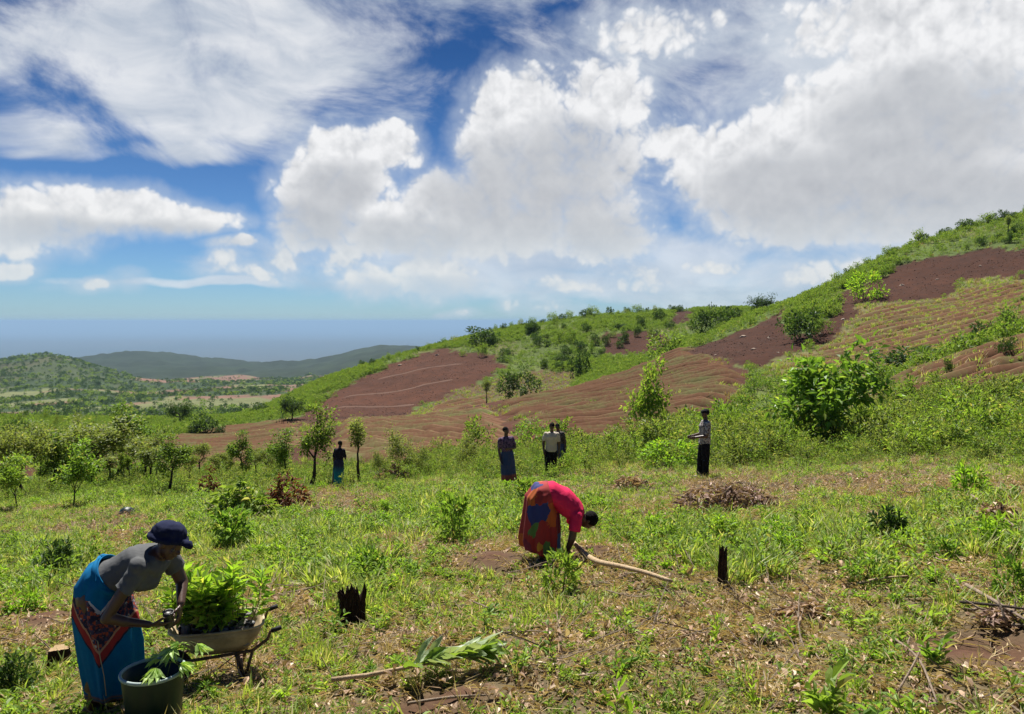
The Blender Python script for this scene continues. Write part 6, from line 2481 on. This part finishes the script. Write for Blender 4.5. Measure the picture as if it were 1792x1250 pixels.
person_standing(986, 25.5, 1.66, 140, 'person in dark print top half hidden behind the cream shirt', 'top', 'skirt', (ARM_DOWN_L, ((0.13, 0.05, 0.64), (0.05, 0.15, 0.64))), M_PRINTTOP, M_BLUESKIRT, sleeve=0.6, tilt=(-6, 4), head_turn=30)
person_standing(1231, 19.2, 1.76, 95, 'person in grey print shirt and black trousers standing side on with hands forward', 'top', 'trousers', (((-0.125, 0.02, 0.63), (-0.07, 0.16, 0.60)), ((0.125, 0.02, 0.63), (0.07, 0.17, 0.60))), M_PRINTSHIRT, M_BLACKCLOTH, sleeve=0.85, build=1.0, hat=M_BLACKCLOTH, stride=0.03, tilt=(2.5, 0), head_down=0.2)
person_standing(589, 25.5, 1.56, -25, 'person in dark top and teal edged skirt walking among the small trees', 'top', 'skirt', (ARM_DOWN_L, ((0.14, 0.03, 0.64), (0.08, 0.12, 0.62))), M_DARKTOP, M_TEAL, sleeve=0.9, hem=0.09, stride=0.10, build=1.02, tilt=(-6, 0))

WB, WBLOC = wheelbarrow()
bpy.context.view_layer.update()
WB_M = Matrix.Translation(WBLOC) @ Matrix.Rotation(R(20), 4, 'Z')
seedlings_in(WB)
bucket()
held_bag(PFLOC)

stump(618, 1094, 0.205, 0.33, 'burnt black stump split in two, standing in the grass', M_CHAR, 3, split=0.12)
stump(1265, 1024, 0.075, 0.36, 'thin charred stump like a post in the grass', M_CHAR, 5)
stump(104, 1166, 0.15, 0.15, 'short dark stump with a pale cut top near the blue skirt', M_CHAR, 8, cut=True)
stick([(1004, 972, 0.16), (1022, 990, 0.13), (1045, 1003, 0.12), (1085, 1011, 0.12), (1130, 1022, 0.11), (1175, 1034, 0.09)], [0.024, 0.036, 0.030, 0.025, 0.022, 0.018], 'long curved pale wooden stick lying beside the person in red', M_PALEWOOD, 'wooden_stick')
stick([(1500, 1032, 0.05), (1540, 1024, 0.06), (1590, 1018, 0.05)], [0.014, 0.012, 0.008], 'short pale stick lying in the bright grass', M_PALEWOOD)
stick([(1560, 1130, 0.06), (1610, 1180, 0.10), (1640, 1250, 0.06)], [0.008, 0.007, 0.006], 'thin grey stick pointing at the camera near the dug soil', M_TWIG)
stick([(1570, 1225, 0.04), (1600, 1190, 0.10), (1620, 1150, 0.14)], [0.007, 0.006, 0.004], 'thin forked twig leaning up in the nearest litter', M_TWIG)
stick([(1690, 1040, 0.08), (1740, 1075, 0.10), (1800, 1110, 0.08)], [0.016, 0.014, 0.010], 'weathered branch lying above the dug soil', M_TWIG)
stick([(1680, 1065, 0.05), (1750, 1090, 0.12), (1800, 1092, 0.10)], [0.012, 0.010, 0.007], 'dark crooked branch in the brushwood by the dug soil', M_BARK)
stick([(1700, 885, 0.15), (1740, 920, 0.18), (1792, 950, 0.1)], [0.016, 0.014, 0.010], 'dry branch with curled leaves near the lime weed', M_TWIG)
stick([(715, 1245, 0.05), (790, 1232, 0.04), (850, 1226, 0.03)], [0.010, 0.009, 0.006], 'brown stick lying across the bare soil in front', M_TWIG)
stick([(560, 1095, 0.0), (566, 1060, 0.10), (571, 1020, 0.22)], [0.004, 0.003, 0.002], 'single dry stalk standing beside the burnt stump', M_TWIG)
cut_branch()

heap(1280, 886, 842, 190, 'heap of cut branches with curled brown leaves beside the person in black trousers', M_BRUSH, 61, 1000, 0.10)
heap(492, 892, 836, 115, 'reddish brown heap of dead leaves near the leaning tree', M_REDDEAD, 62, 700, 0.13)
heap(369, 872, 818, 46, 'narrow drooping clump of rust red dead leaves', M_REDDEAD, 63, 260, 0.13, name='dead_leaf_clump', sticks=4)
heap(425, 908, 846, 130, 'wilted branches with pale yellow green leaves behind the wheelbarrow', M_GRASS, 64, 900, 0.17, name='wilted_branches')
heap(1750, 915, 872, 80, 'brown leafy brushwood near the lime weed', M_DEAD, 65, 400, 0.10)
heap(1420, 1085, 1035, 110, 'curled dead leaves heaped among the litter in front', M_DEAD, 66, 420, 0.075, sticks=6, ymin=3)
heap(690, 840, 815, 70, 'low heap of pinkish dead brush below the striped field', M_DEAD, 67, 400, 0.14)
heap(1110, 855, 835, 80, 'low brown brush on the ground between the standing people', M_DEAD, 68, 400, 0.10)
heap(1770, 1085, 1066, 110, 'tangle of dry brushwood at the photo edge', M_BRUSH, 69, 320, 0.05, sticks=34, ymin=3)
small_pot(222, 905, 'small dark green bundle dropped in the grass behind the blue cap', M_BUCKET, 0.34, 0.26, 2, 'bundle', 'dark_bundle')
small_pot(345, 884, 'blue grey cloth bundle lying by the wilted branches', M_NAVY, 0.45, 0.22, 4, 'bundle', 'cloth_bundle')

rr9 = random.Random(77)
M_ROCK = plain('pale_rock', (0.30, 0.23, 0.18), 0.9, 0.15, 0.3, 6, 0.6)
for i, (u, v) in enumerate(((1300, 590), (1345, 592), (1388, 604), (1318, 612), (1362, 618), (1476, 560), (1640, 490), (1715, 466), (1578, 500), (1435, 585), (1252, 622), (700, 640), (765, 622))):
    p = hit(u, v, 70, 330)
    bm = bmesh.new()
    bmesh.ops.create_icosphere(bm, subdivisions=2, radius=1.0)
    for vv in bm.verts:
        vv.co *= 0.8 + 0.45 * mnoise.noise(vv.co * 1.3 + Vector((i * 7.1, 0, 0)))
    o = link('rock', bm_mesh(bm, 'rock', [M_ROCK], smooth=False))
    s = p.y / F * rr9.uniform(2.5, 5.5)
    o.location = p
    o.scale = (s * 1.5, s, s * 0.8)
    o.rotation_euler = (0, 0, rr9.random() * 6)
    tag(o, 'pale boulder lying in the tilled red soil of the slope', 'rock', 'boulders in the tilled fields')
bpy.data.scenes.remove(TMP)
